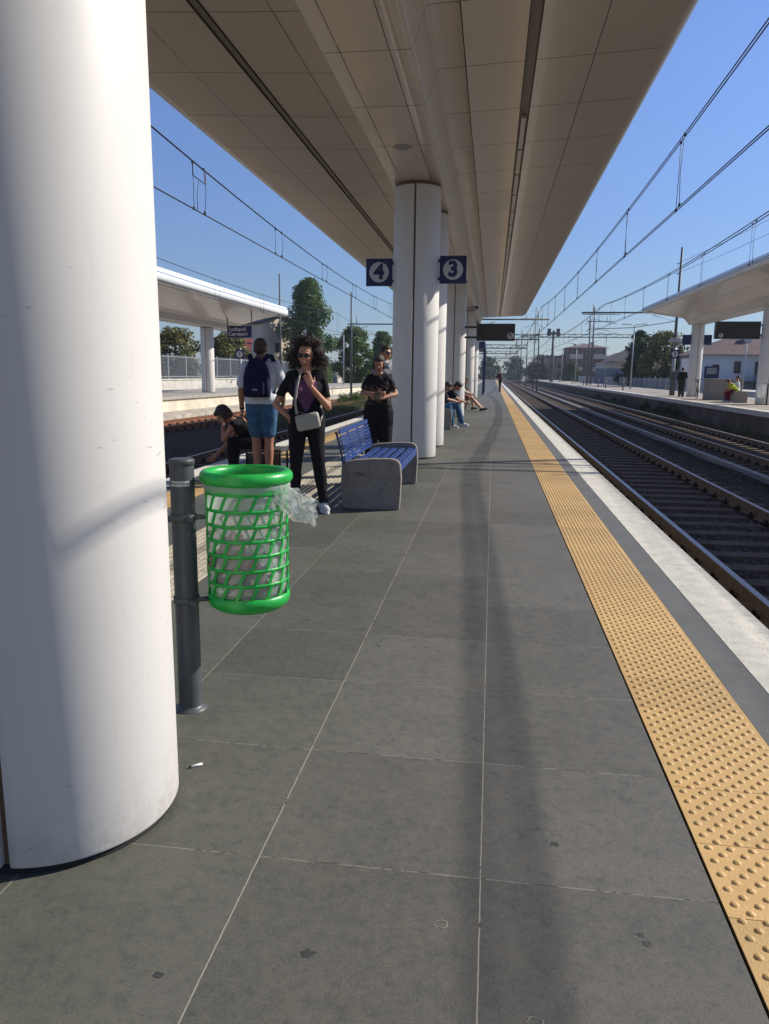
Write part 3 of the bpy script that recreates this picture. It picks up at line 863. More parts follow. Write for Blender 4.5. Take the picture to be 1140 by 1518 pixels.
def departure_board(x, y, z, wd, ht, label, flip, ztop, mirror=1):
    t = empty('departure_board', (x, y, z), 0, label, 'departure board', 'hanging departure boards with a round clock')
    bm = BM(); box(bm, -wd / 2, wd / 2, -.12, .12, -ht / 2, ht / 2, bev=.008); obj('housing', bm, M['housing'], t)
    bm = BM(); quad(bm, [(-wd / 2 + .04, -.124, -ht / 2 + .03), (wd / 2 - .04, -.124, -ht / 2 + .03), (wd / 2 - .04, -.124, ht / 2 - .13), (-wd / 2 + .04, -.124, ht / 2 - .13)]); sc_ = obj('screen', bm, M['screen'], t)
    bm = BM()
    x0, x1 = (-wd / 2 + .22, wd / 2 - .25) if not flip else (-wd / 2 + .30, wd / 2 - .12)
    for k in range(3):
        zz_ = ht / 2 - .175 - k * (ht - .2) / 3
        quad(bm, [(x0, -.127, zz_ - .022), (x1, -.127, zz_ - .022), (x1, -.127, zz_ + .022), (x0, -.127, zz_ + .022)])
    obj('text_row', bm, M['screenrow'], sc_)
    cx = (wd / 2 - .13) * (-1 if flip else 1)
    if flip: cx = -wd / 2 + .22
    bm = BM(); lathe(bm, [(0, 0), (.092, 0), (.10, -.01), (.10, -.03)], 28)
    bmesh.ops.transform(bm, matrix=Matrix.Rotation(PI / 2, 4, 'X'), verts=bm.verts)
    c = obj('clock', bm, M['clock'], t); c.location = (cx, -.15, -ht / 2 + .14)
    bm = BM(); box(bm, -.006, .006, -.003, .003, -.01, .075); box(bm, -.006, .006, -.003, .003, -.01, .05, mtx=Matrix.Rotation(-.9, 4, 'Y')); h_ = obj('clock_hand', bm, M['black'], c); h_.location = (0, -.006, 0)
    bm = BM()
    for s in (-.3, .3): box(bm, min(ztop * wd / 2, ztop * (wd / 2 + .36)), max(ztop * wd / 2, ztop * (wd / 2 + .36)), -.03, .03, s * ht - .03, s * ht + .03)
    obj('wall_arm', bm, M['housing'], t)
    return t
departure_board(0.04, 23.4, 2.54, 1.14, .50, 'dark departure board with clock hanging under the long canopy', False, -1)
departure_board(10.18, 34.4, 3.24, 1.80, .72, 'dark departure board with clock hanging under the right canopy', True, 1)
# station name board on the left platform
t = empty('station_name_board', (-13.60, 40.0, 3.40), 0.0, 'navy board with white station name hanging from the left canopy', 'station sign')
bm = BM(); box(bm, -.68, .68, -.04, .04, -.31, .31, bev=.01); obj('panel', bm, M['blue'], t)
text('lettering', 'Ladispoli', .27, M['paper'], t, (-.10, -.046, .13), (PI / 2, 0, 0), .002, .004)
text('lettering', 'Cerveteri', .27, M['paper'], t, (-.08, -.046, -.12), (PI / 2, 0, 0), .002, .004)
bm = BM()
for s in (-.68, .68): box(bm, s - .025, s + .025, -.025, .025, .27, 1.3)
obj('hanger_rod', bm, M['mast'], t)
def round_sign_post(x, y, z, h, label, digit, dome):
    t = empty('track_sign_post', (x, y, z), 0, label, 'sign post')
    bm = BM(); tube(bm, [(0, 0, 0), (0, 0, h)], .055 if not dome else .10, 10); obj('pole', bm, M['galv'], t)
    zs = h - .35 if not dome else h - .75
    bm = BM(); box(bm, -.26, .26, -.13, -.09, zs - .26, zs + .26); p = obj('panel', bm, M['blue'], t)
    bm = BM(); n = 24
    a = [bm.verts.new((.18 * math.cos(2 * PI * k / n), -.135, zs + .18 * math.sin(2 * PI * k / n))) for k in range(n)]; bm.faces.new(a)
    obj('disc', bm, M['signw'], p)
    text('digit', digit, .28, M['blue'], p, (0, -.139, zs), (PI / 2, 0, 0), .001, .008)
    if dome:
        bm = BM(); lathe(bm, [(0.0, h + .22), (.2, h + .19), (.38, h + .08), (.45, h - .04), (.40, h - .04), (.2, h + .05), (0, h + .08)], 20); obj('lamp_shade', bm, M['signw'], t)
        bm = BM(); box(bm, -.15, .15, -.18, -.1, .0, 1.4); obj('cabinet', bm, M['steel'], t)
    return t
round_sign_post(10.75, 48.0, RZ, 3.2, 'grey pole with dome lamp and square blue track sign on the right platform', '2', True)
round_sign_post(-14.1, 41.5, LZ, 2.45, 'slim pole with small round blue track sign on the left platform', '5', False)

# ================================================================== BENCHES
def make_bench(label, seat_mat='benchb'):
    """concrete ends, blue slatted seat and back; faces +x, near end at y=0"""
    t = empty('bench', (0, 0, 0), 0, label, 'bench', 'concrete and blue slat benches')
    ln = 1.86
    prof = [(0.0, 0.0), (0.56, 0.0), (0.575, 0.30), (0.565, 0.43), (0.55, 0.468), (0.52, 0.487), (0.47, 0.495), (0.30, 0.492), (0.12, 0.476), (0.02, 0.458), (-0.005, 0.40), (-0.01, 0.2)]
    for y in (0.0, ln - 0.10):
        bm = BM()
        extr(bm, prof, y, y + 0.10)
        bmesh.ops.bevel(bm, geom=[e for e in bm.edges], offset=0.010, segments=2, affect='EDGES', clamp_overlap=True)
        e_ = obj('end_support', bm, M['benchc'], t, False)
        if y == 0.0:
            bm = BM(); rnd = random.Random(5)
            for k in range(7):
                x0, z0 = rnd.uniform(.28, .42), rnd.uniform(.10, .22)
                tube(bm, [(x0, -.0015, z0), (x0 + rnd.uniform(-.05, .1), -.0015, z0 + rnd.uniform(-.03, .08)), (x0 + rnd.uniform(-.05, .12), -.0015, z0 + rnd.uniform(-.06, .05))], .0022, 4)
            obj('scribble', bm, mat('scribble', (0.33, 0.32, 0.33), 0.8), e_)
            bm = BM(); tube(bm, [(.14, -.0015, .345), (.19, -.0015, .36), (.17, -.0015, .33), (.22, -.0015, .345)], .006, 4)
            obj('scribble', bm, mat('red_scribble', (0.22, 0.04, 0.04), 0.8), e_)
    bm = BM()
    for k in range(5):
        x = 0.075 + k * 0.098
        box(bm, x, x + 0.062, 0.10, ln - 0.10, 0.415, 0.436, bev=0.004)
    for y in (.5, 1.3): box(bm, .06, .55, y, y + .04, .39, .414)
    box(bm, .545, .562, 0.10, ln - 0.10, .36, .434, bev=0.004)
    obj('seat', bm, M[seat_mat], t)
    bm = BM()
    for k in range(8):
        z = 0.445 + k * 0.038
        x = 0.02 - 0.075 * ((z - .44) / .32) ** 1.4
        hgt = 0.028 if k < 7 else 0.05
        box(bm, x - 0.006, x + 0.006, 0.06, ln - 0.06, z, z + hgt)
    for y in (.06, .62, 1.2, ln - .08):
        pts = [(0.005 - 0.075 * (u / 8) ** 1.4, y, .40 + .0425 * u) for u in range(9)]
        tube(bm, pts, 0.012, 6)
    obj('backrest', bm, M[seat_mat], t)
    return t
b0 = make_bench('nearest bench with speckled concrete ends and blue slats, beside the standing women')
b0.location = (-1.41, 7.06, 0); b0.rotation_euler = (0, 0, R(0.5))
dup(b0, (-1.50, 17.75, 0), 0, 'second bench, on which the two youths sit')
dup(b0, (-1.50, 26.7, 0), 0, 'third bench, on which the person in the pale green shirt sits')
dup(b0, LP(3.0, 2.9, LZ), PI, 'blue bench on the left platform below the left canopy')
b = bpy.data.objects.new('bench_block', None)
COL.objects.link(b)
tag(b, 'low concrete seat block on the right platform under the two seated people', 'bench'); b.location = (10.75, 36.0, RZ)
bm = BM(); box(bm, 0, .62, 0, .10, 0, .50, bev=.02); obj('end_support', bm, M['benchc'], b)
bm = BM(); box(bm, 0, .62, 1.5, 1.6, 0, .50, bev=.02); obj('end_support', bm, M['benchc'], b)
bm = BM()
for k in range(5): box(bm, .04 + k * .11, .13 + k * .11, .10, 1.5, .42, .45)
obj('seat', bm, M['benchb'], b)

# ================================================================== LITTER BIN
t = empty('bin_post', (-1.130, 2.63, 0), 0, 'dark grey steel post with rounded cap that carries the green bin', 'post')
bm = BM(); tube(bm, [(0, 0, 0.006), (0, 0, .965)], .0445, 32, cap=False); obj('pole', bm, M['steel'], t)
bm = BM(); lathe(bm, [(0, .985), (.041, .984), (.0465, .981), (.0475, .977), (.0475, .962), (.0445, .961)], 32); obj('cap', bm, M['steel'], t)
bm = BM(); lathe(bm, [(0.064, 0.0), (0.062, 0.005), (0.05, 0.007), (0.045, 0.016)], 28); obj('base_plate', bm, M['steel'], t)
bm = BM()
for k in range(8):
    a0, a1 = R(-128 + k * 12), R(-128 + (k + 1) * 12)
    quad(bm, [(.0452 * math.cos(a0), .0452 * math.sin(a0), .885), (.0452 * math.cos(a1), .0452 * math.sin(a1), .885), (.0452 * math.cos(a1), .0452 * math.sin(a1), .905), (.0452 * math.cos(a0), .0452 * math.sin(a0), .905)])
st = obj('sticker', bm, mat('sticker', (0.42, 0.44, 0.43), 0.5), t)
bm = BM(); rnd = random.Random(2)
for k in range(10):
    a = R(-125 + k * 9)
    tube(bm, [(.0455 * math.cos(a), .0455 * math.sin(a), .891 + rnd.uniform(0, .003)), (.0455 * math.cos(a + .05), .0455 * math.sin(a + .05), .899)], .0012, 4)
obj('sticker_print', bm, M['black'], st)
for z in (.765, .445):
    bm = BM()
    tube(bm, [(.03, -.01, z), (.085, -.0, z + .005)], .010, 8)
    lathe(bm, [(.046, z - .012), (.049, z - .012), (.049, z + .012), (.046, z + .012)], 24)
    tube(bm, [(.03, -.035, z), (.055, -.06, z)], .011, 6)
    obj('clamp', bm, M['mast'], t)
BX, BY = -0.912, 2.72
BSC, BOZ = (0.95, 0.95, 0.932), 0.083
t = empty('litter_bin', (BX, BY, BOZ), 0, 'bright green plastic lattice litter bin hanging on the grey post', 'litter bin'); t.scale = BSC
tb, bb, RB, RBB = 0.845, 0.395, 0.163, 0.158
bm = BM()
prof = []
for k in range(14):
    a = R(-75 + k * 25)
    prof.append((0.163 + 0.022 * math.cos(a) * (1.0), 0.892 + 0.027 * math.sin(a)))
lathe(bm, prof, 56, close=True)
obj('rim', bm, M['green'], t)
bm = BM(); lathe(bm, [(.164, .868), (.1655, .835), (.166, .828), (.161, .828), (.160, .868)], 56); obj('collar', bm, M['green'], t)
bm = BM()
NR, NC = 7, 17
zt_, zb_ = .828, .408
dz = (zt_ - zb_) / NR
for i in range(1, NR):
    z = zb_ + i * dz
    lathe(bm, [(.1645, z - .0065), (.1655, z), (.1645, z + .0065), (.161, z + .0065), (.161, z - .0065)], 56, close=True)
for i in range(NR):
    for k in range(NC):
        a = 2 * PI * (k + 0.18 * (i % 2)) / NC
        pts = []
        for q in range(7):
            u = q / 6
            s_ = (u - .5) * 1.0
            e = 0.36 * (s_ * 0.72 + 0.28 * (2 * s_) ** 3 * .5)
            pts.append((.1628 * math.cos(a + e * 0.55), .1628 * math.sin(a + e * 0.55), zb_ + (i + u) * dz))
        for p, q2 in zip(pts, pts[1:]):
            a0 = math.atan2(p[1], p[0]); a1 = math.atan2(q2[1], q2[0]); hw_ = .0066 / .163
            v = []
            for (aa, zz_) in ((a0, p[2]), (a1, q2[2])):
                for da in (-hw_, hw_):
                    v.append(((.1650 * math.cos(aa + da), .1650 * math.sin(aa + da), zz_), (.1605 * math.cos(aa + da), .1605 * math.sin(aa + da), zz_)))
            o_ = [x[0] for x in v]; n_ = [x[1] for x in v]
            quad(bm, [o_[0], o_[1], o_[3], o_[2]]); quad(bm, [n_[1], n_[0], n_[2], n_[3]])
            quad(bm, [o_[1], n_[1], n_[3], o_[3]]); quad(bm, [n_[0], o_[0], o_[2], n_[2]])
obj('lattice', bm, M['green'], t)
bm = BM(); lathe(bm, [(.160, .412), (.1665, .41), (.168, .385), (.162, .365), (.135, .345), (.06, .336), (0, .335)], 56)
lathe(bm, [(.158, .412), (.158, .38), (.12, .355), (0, .35)], 56)
obj('base', bm, M['green'], t)
# translucent liner
pl = mat('plastic_film', (0.74, 0.76, 0.74), 0.28, spec=0.5)
p = N(pl)['Principled BSDF']
tr = N(pl).new('ShaderNodeBsdfTransparent'); tr.inputs[0].default_value = (0.96, 0.97, 0.96, 1)
tl = N(pl).new('ShaderNodeBsdfTranslucent'); tl.inputs[0].default_value = (0.75, 0.77, 0.75, 1)
m1 = N(pl).new('ShaderNodeMixShader'); m1.inputs[0].default_value = 0.40
m2 = N(pl).new('ShaderNodeMixShader'); m2.inputs[0].default_value = 0.56
L(pl).new(p.outputs[0], m1.inputs[1]); L(pl).new(tl.outputs[0], m1.inputs[2])
L(pl).new(m1.outputs[0], m2.inputs[1]); L(pl).new(tr.outputs[0], m2.inputs[2])
L(pl).new(m2.outputs[0], N(pl)['Material Output'].inputs[0])
t = empty('bin_liner', (BX, BY, BOZ), 0, 'clear plastic bag lining the green bin and spilling over its right side', 'plastic bag'); t.scale = BSC
bm = BM()
seg = 72
rows = 40
grid = []
for i in range(rows + 1):
    z = .885 - (.885 - .385) * i / rows
    ring = []
    for k in range(seg):
        a = 2 * PI * k / seg
        nz = noise.noise(Vector((math.cos(a) * 3.5, math.sin(a) * 3.5, z * 7))) * .012 + noise.noise(Vector((math.cos(a) * 11, math.sin(a) * 11, z * 16))) * .004
        r = .155 + nz * .35 - (.03 * max(0, (i / rows - .9) * 10) ** 2)
        ring.append(bm.verts.new((r * math.cos(a), r * math.sin(a), z)))
    grid.append(ring)
for A, B in zip(grid, grid[1:]):
    for k in range(seg): bm.faces.new((A[k], A[(k + 1) % seg], B[(k + 1) % seg], B[k])).smooth = True
bm.faces.new(grid[-1])
obj('bag_body', bm, pl, t)
bm = BM()      # folded-over band just below the rim, running into the hanging tail
grid = []
for i in range(7):
    ring = []
    for k in range(seg):
        a = 2 * PI * k / seg
        low = .030 + .012 * noise.noise(Vector((math.cos(a) * 2, math.sin(a) * 2, 3)))
        u = i / 6
        r = .168 + .006 * math.sin(u * 3) + noise.noise(Vector((a * 6, u * 2, 1))) * .003
        z = .874 - u * low
        ring.append(bm.verts.new((r * math.cos(a), r * math.sin(a), z)))
    grid.append(ring)
for A, B in zip(grid, grid[1:]):
    for k in range(seg): bm.faces.new((A[k], A[(k + 1) % seg], B[(k + 1) % seg], B[k])).smooth = True
obj('folded_band', bm, pl, t)
bm = BM()      # tail: crumpled sheet blown to the right
nu, nv = 44, 24
def tail_pt(u, v, sh):
    # u along the tail, v across
    x = .112 + u * .165
    z = .876 - .028 * u - .040 * u * u
    wd_ = .032 + .092 * math.sin(min(1, u * 1.15) * PI * .62)
    vv = v - .5
    zz_ = z - wd_ * (v * 1.05) + .006 * math.sin(v * 9 + u * 6)
    yy = -.085 + .10 * u + .03 * math.sin(v * PI) * sh + vv * .02
    q = Vector((u * 6, v * 5, sh * 3))
    n1 = noise.noise(q * .7) * .026 + noise.noise(q * 1.9) * .009 + noise.noise(q * 5) * .0018
    edge = (.010 * noise.noise(Vector((v * 7, 1, sh)))) if u > .9 else 0
    return (x + edge + n1 * .4, yy + n1 * 1.2, zz_ + n1 * .5)
for sh in (-1, 1):
    g_ = [[bm.verts.new(tail_pt(i / nu, j / nv, sh)) for j in range(nv + 1)] for i in range(nu + 1)]
    for i in range(nu):
        for j in range(nv): bm.faces.new((g_[i][j], g_[i + 1][j], g_[i + 1][j + 1], g_[i][j + 1])).smooth = True
obj('bag_tail', bm, pl, t)
# litter inside
def lump(name, x, y, z, s, col, label, rough=.8, flat=1.0, seed=0):
    bm = BM()
    bmesh.ops.create_icosphere(bm, subdivisions=3, radius=1)
    for v in bm.verts:
        d = v.co.normalized()
        k = 1 + .55 * noise.noise(d * 1.8 + Vector((seed * 3.1, 0, 0))) + .25 * noise.noise(d * 5 + Vector((0, seed, 0)))
        v.co = Vector((d.x * s[0] * k, d.y * s[1] * k, d.z * s[2] * k))
    o = obj(name, bm, mat(name + '_m', col, rough, var=.3, scale=30), None, False)
    o.location = (x, y, z * .932 + .083)
    return tag(o, label, 'litter', 'litter inside the green bin')
lump('crumpled_paper', BX - .045, BY - .06, .62, (.05, .05, .035), (.20, .10, .07), 'brown crumpled paper highest inside the green bin', seed=1)
lump('paper_bag', BX - .075, BY - .05, .555, (.065, .06, .035), (.24, .17, .12), 'tan paper bag in the left middle of the green bin', seed=2)
lump('crumpled_paper', BX + .03, BY - .08, .535, (.035, .03, .035), (.30, .07, .06), 'reddish crumpled wrapper in the middle of the green bin', seed=3)
lump('food_wrapper', BX - .05, BY - .05, .475, (.07, .07, .03), (.06, .035, .02), 'dark brown wrapper low in the green bin', seed=4)
lump('plastic_cup', BX + .07, BY - .05, .47, (.045, .06, .05), (.42, .38, .32), 'pale crumpled cup at the lower right in the green bin', seed=5)
lump('paper_napkin', BX + .01, BY - .04, .425, (.078, .075, .028), (.36, .30, .16), 'yellowish napkins at the bottom of the green bin', seed=6)
# cigarette butt and gum marks
t = empty('cigarette_butt', (-.94, 2.2, .005), R(38), 'white cigarette butt lying on the slate paving near the big column', 'cigarette butt')
bm = BM(); tube(bm, [(-.012, 0, 0), (.026, 0, 0)], .0042, 10); obj('paper_tube', bm, M['paper'], t)
bm = BM(); tube(bm, [(-.018, 0, 0), (-.0122, 0, 0)], .0041, 10); obj('burnt_tip', bm, M['black'], t)
def gum(x, y, r, asp, seed, ring=False, label=''):
    bm = BM(); n = 22
    def rr(k, s): return r * s * (1 + .6 * noise.noise(Vector((math.cos(2 * PI * k / n) * 1.9, math.sin(2 * PI * k / n) * 1.5, seed * 2.3))))
    o_ = [bm.verts.new((rr(k, 1) * math.cos(2 * PI * k / n), rr(k, 1) * asp * math.sin(2 * PI * k / n), 0.0)) for k in range(n)]
    i_ = [bm.verts.new((rr(k, .8) * math.cos(2 * PI * k / n), rr(k, .8) * asp * math.sin(2 * PI * k / n), 0.0003)) for k in range(n)]
    for k in range(n): bm.faces.new((o_[k], o_[(k + 1) % n], i_[(k + 1) % n], i_[k]))
    if not ring: bm.faces.new(i_)
    g = obj('chewing_gum_spot', bm, gm if not ring else gw)
    g.location = (x, y, .0006)
    tag(g, label, 'gum spot')
gm = mat('old_gum', (0.035, 0.034, 0.032), 0.75, var=.3, scale=60)
gw = mat('dried_drip', (0.19, 0.18, 0.15), 0.85, var=.4, scale=90)
gum(-.37, 1.46, .014, .8, 1, label='round dark gum spot on the slab at the bottom centre left')
gum(.222, 1.96, .013, .8, 2, label='dark gum spot just right of the long pale paving joint')
gum(.405, 1.61, .009, 1.0, 3, label='lower blob of the dark double gum spot near the yellow strip')
gum(.395, 1.635, .008, 1.0, 4, label='upper blob of the dark double gum spot near the yellow strip')
gum(-.68, 1.35, .012, .7, 5, label='dull dark gum spot near the bottom left corner')
gum(-.075, 1.60, .017, .8, 6, True, label='pale dried ring on the middle slab left of the long joint')
gum(.135, 1.35, .018, .8, 7, True, label='pale dried ring at the bottom edge right of the long joint')
gum(-.50, 3.42, .011, .6, 8, label='small dark gum spot farther up, right of the bin')

# ================================================================== PEOPLE
V = Vector
class Blob:
    def __init__(s): s.bm = BM(); s.X = Matrix.Identity(4)
    def cap(s, a, b, ra, rb, seg=14):
        a, b = s.X @ Vector(a), s.X @ Vector(b)
        d = b - a
        if d.length < 1e-5: d = Vector((0, 0, 1e-4)); b = a + d
        dn = d.normalized(); pts = []; rs = []
        for k in range(5):
            t_ = PI / 2 * (1 - k / 4); pts.append(a - dn * ra * math.sin(t_)); rs.append(max(1e-4, ra * math.cos(t_)))
        for k in range(5):
            t_ = PI / 2 * (k / 4); pts.append(b + dn * rb * math.sin(t_)); rs.append(max(1e-4, rb * math.cos(t_)))
        tube(s.bm, pts, rs, seg)
    def chain(s, pts, rs):
        for i in range(len(pts) - 1): s.cap(pts[i], pts[i + 1], rs[i], rs[i + 1])
    def ell(s, c, r, rot=None):
        n0 = len(s.bm.verts)
        res = bmesh.ops.create_icosphere(s.bm, subdivisions=3, radius=1)
        mt = s.X @ Matrix.Translation(Vector(c)) @ (rot.to_4x4() if rot else Matrix.Identity(4)) @ Matrix.Diagonal((*r, 1))
        bmesh.ops.transform(s.bm, matrix=mt, verts=res['verts'])
    def done(s, name, m, parent, vox=.011, it=3, fac=.5, fold=0):
        me = bpy.data.meshes.new(name); s.bm.to_mesh(me); s.bm.free()
        o = bpy.data.objects.new(name, me); COL.objects.link(o)
        r = o.modifiers.new('r', 'REMESH'); r.mode = 'VOXEL'; r.voxel_size = vox; r.use_smooth_shade = True
        if it: q = o.modifiers.new('s', 'SMOOTH'); q.iterations = it; q.factor = fac
        dg = bpy.context.evaluated_depsgraph_get()
        m2 = bpy.data.meshes.new_from_object(o.evaluated_get(dg))
        bpy.data.objects.remove(o); bpy.data.meshes.remove(me)
        m2.name = name; m2.materials.clear()
        if fold:
            nn = [v.normal.copy() for v in m2.vertices]
            for v, n_ in zip(m2.vertices, nn):
                c = v.co.copy(); k = noise.noise(V((c.x * 7, c.y * 7, c.z * 4.0 + c.x * 6))) + .7 * noise.noise(V((c.x * 15 + 5, c.y * 15, c.z * 11 - c.x * 9)))
                v.co = c + n_ * (k * fold)
        for f in m2.polygons: f.use_smooth = True
        return link(name, m2, m, parent)
def hand(B, w_, d, nrm, curl=.5, s=1.0, thumb=1, point=0):
    """wrist w_, direction d, palm normal nrm; thumb side sign"""
    w_ = V(w_); d = V(d).normalized(); nrm = V(nrm); nrm = (nrm - d * nrm.dot(d)).normalized()
    lat = d.cross(nrm).normalized() * thumb
    kn = []
    for i in range(4):
        k = w_ + d * (.082 - .004 * abs(i - 1.2)) * s + lat * (.030 - .020 * i) * s
        B.cap(w_ + lat * (.014 - .009 * i) * s + d * .015 * s, k, .0135 * s, .0105 * s, 8)
        kn.append(k)
    lens = (.042, .047, .044, .034)
    for i, k in enumerate(kn):
        c = curl if not (point and i < point) else .12
        d1 = (d * math.cos(c) + nrm * math.sin(c) + lat * (.05 - .04 * i)).normalized()
        d2 = (d * math.cos(c * 2.1) + nrm * math.sin(c * 2.1)).normalized()
        k1 = k + d1 * lens[i] * s; k2 = k1 + d2 * lens[i] * .75 * s
        B.cap(k, k1, .0092 * s, .0082 * s, 8); B.cap(k1, k2, .0082 * s, .0068 * s, 8)
    tb_ = w_ + d * .028 * s + lat * .026 * s
    t1 = tb_ + (d * .6 + lat * .75 + nrm * .25).normalized() * .038 * s
    t2 = t1 + (d * .85 + lat * .25 + nrm * .45).normalized() * .030 * s
    B.cap(w_ + d * .02 * s + lat * .01 * s, tb_, .014 * s, .012 * s, 8); B.cap(tb_, t1, .0115 * s, .0095 * s, 8); B.cap(t1, t2, .0095 * s, .0078 * s, 8)

SKINS = {}
def skin(k):
    if k not in SKINS:
        m = mat('skin', k, .5, var=.08, scale=12)
        N(m)['Principled BSDF'].inputs['Subsurface Weight'].default_value = .08
        N(m)['Principled BSDF'].inputs['Subsurface Radius'].default_value = (.02, .008, .004)
        SKINS[k] = m
    return SKINS[k]
CL = {}
def cloth(name, col, **kw):
    if (name, col) not in CL: CL[(name, col)] = mat(name, col, .85, var=kw.get('var', .15), scale=kw.get('scale', 10), bump=.5, bscale=kw.get('bscale', 25), spec=.2)
    return CL[(name, col)]

def figure(name, pos, rz, label, J, sk, female=False, s=1.0, vox=.011, hair=None, top=None, bottom=None, shoes=None, group=None):
    """J: joints in metres before scale s (local: +y front, +x the figure's right)"""
    t = empty(name, pos, rz, label, 'person', group)
    t.scale = (s, s, s)
    pel = V(J['pel']); lean = J.get('lean', 0); side = J.get('side', 0); tw = J.get('twist', 0)
    T = Matrix.Translation(pel) @ Matrix.Rotation(-lean, 4, 'X') @ Matrix.Rotation(side, 4, 'Y') @ Matrix.Rotation(tw, 4, 'Z')
    P = lambda x, y, z: T @ V((x, y, z))
    shw = J.get('shw', .150 if female else .178)
    sh = [P(-shw, 0, .435), P(shw, 0, .435)]           # left, right
    neck = P(0, -.005, .475)
    H = Matrix.Translation(P(0, .0, .535)) @ Matrix.Rotation(-(lean * J.get('hk', .4) + J.get('hp', 0)), 4, 'X') @ Matrix.Rotation(J.get('hy', 0), 4, 'Z') @ Matrix.Rotation(J.get('hr', 0), 4, 'Y')
    el, wr, kn, an = J['el'], J['wr'], J['kn'], J['an']
    hips = [pel + V((-.085, 0, -.03)), pel + V((.085, 0, -.03))]
    cov = -.006
    B = Blob()
    # head
    B.X = H
    B.ell((0, -.008, .115), (.073, .090, .095)); B.ell((0, .022, .055), (.056, .066, .066)); B.ell((0, .045, .015), (.026, .028, .020))
    B.cap((0, .086, .095), (0, .105, .062), .008, .013); B.ell((0, .088, .062), (.017, .012, .010))
    for q in (-1, 1):
        B.ell((q * .074, -.012, .078), (.009, .019, .030)); B.ell((q * .034, .070, .065), (.022, .020, .018))
    B.ell((0, .078, .108), (.050, .014, .012))
    B.ell((0, .084, .033), (.022, .010, .008))
    B.X = Matrix.Identity(4)
    B.cap(neck - (T.to_3x3() @ V((0, 0, .05))), H @ V((0, -.01, .04)), .056 if not female else .048, .052 if not female else .045)
    # torso
    hw_ = .085 if not female else .075
    B.cap(P(-hw_, 0, .02), P(hw_, 0, .02), .095 + cov, .095 + cov)
    B.cap(P(-.055, 0, .17), P(.055, 0, .17), (.088 if not female else .078) + cov, (.088 if not female else .078) + cov)
    B.cap(P(-.075, .005, .31), P(.075, .005, .31), .098 + cov, .098 + cov)
    B.cap(P(-.10, 0, .40), P(.10, 0, .40), .07 + cov, .07 + cov)
    B.cap(P(0, 0, .02), P(0, 0, .36), .09 + cov, .09 + cov)
    B.cap(sh[0], neck, .045, .045); B.cap(sh[1], neck, .045, .045)
    for i in (0, 1):
        e, w_ = V(el[i]), V(wr[i])
        B.chain([sh[i], sh[i].lerp(e, .35), e, e.lerp(w_, .3), w_], [.050, .045, .036, .037, .0235] if not female else [.044, .040, .032, .034, .021])
        hd = J.get('hd', [None, None])[i]
        d_, n_, c_, pt_ = hd if hd else (w_ - e, V((1 if i == 0 else -1, .3, 0)), .45, 0)
        hand(B, w_, d_, n_, c_, 1.0, J.get('th', (1, 1))[i], pt_)
        k, a = V(kn[i]), V(an[i])
        B.chain([hips[i], hips[i].lerp(k, .4), k, k.lerp(a, .3), k.lerp(a, .6), a], [.085, .076, .052, .055, .045, .035])
        ft = J.get('ft', [V((0, 1, 0)), V((0, 1, 0))])[i]; ft = V(ft).normalized()
        B.cap(a - V((0, 0, .03)) - ft * .03, a - V((0, 0, .035)) + ft * .11, .036, .028)
    body = B.done('body', skin(sk), t, vox, 2, .4)
    # face
    lipm = mat('lips', tuple(c * k for c, k in zip(sk, (.8, .45, .45))), .5)
    if J.get('face', True):
        bm = BM(); res = bmesh.ops.create_icosphere(bm, subdivisions=2, radius=1)
        bmesh.ops.transform(bm, matrix=H @ Matrix.Translation((0, .092, .033)) @ Matrix.Diagonal((.023, .006, .006, 1)), verts=res['verts']); obj('mouth', bm, lipm, body, True)
        for q in (-1, 1):
            bm = BM(); res = bmesh.ops.create_icosphere(bm, subdivisions=2, radius=1)
            bmesh.ops.transform(bm, matrix=H @ Matrix.Translation((q * .031, .078, .092)) @ Matrix.Diagonal((.013, .008, .007, 1)), verts=res['verts']); obj('eye', bm, M['black'], body, True)
    # trousers / shorts
    if bottom:
        fr, m, loose = bottom
        B = Blob()
        B.cap(P(-hw_, 0, .01), P(hw_, 0, .01), .102 + loose * .5, .102 + loose * .5)
        B.cap(P(-hw_ * .8, 0, .085), P(hw_ * .8, 0, .085), .096 + loose * .3, .096 + loose * .3)
        for i in (0, 1):
            k, a = V(kn[i]), V(an[i]) - V((0, 0, .0))
            if fr >= 2:
                B.chain([hips[i], hips[i].lerp(k, .4), k, k.lerp(a, .35), k.lerp(a, .65), a.lerp(k, .04)], [.094 + loose, .086 + loose, .062 + loose, .062 + loose, .052 + loose, .043 + loose])
            else:
                e = hips[i].lerp(k, fr)
                B.chain([hips[i], hips[i].lerp(k, fr * .5), e], [.094 + loose, .088 + loose, .072 + loose * 1.3])
        B.done('trousers' if fr >= 2 else 'shorts', m, t, vox, 3, fold=.007)
    if top:
        slv, m, loose = top
        B = Blob()
        B.cap(P(-hw_, 0, .06), P(hw_, 0, .06), .103 + loose, .103 + loose)
        B.cap(P(-.055, 0, .17), P(.055, 0, .17), (.097 if not female else .088) + loose, (.097 if not female else .088) + loose)
        B.cap(P(-.075, .01 if female else .005, .31), P(.075, .01 if female else .005, .31), .106 + loose * .6, .106 + loose * .6)
        if female:
            for q in (-1, 1): B.ell(P(q * .075, .085, .29), (.062, .05, .06))
        B.cap(P(-.11, 0, .405), P(.11, 0, .405), .074 + loose * .3, .074 + loose * .3)
        B.cap(P(0, 0, .05), P(0, 0, .38), .10 + loose, .095 + loose)
        B.cap(sh[0], P(-.05, -.005, .455), .052, .048); B.cap(sh[1], P(.05, -.005, .455), .052, .048)
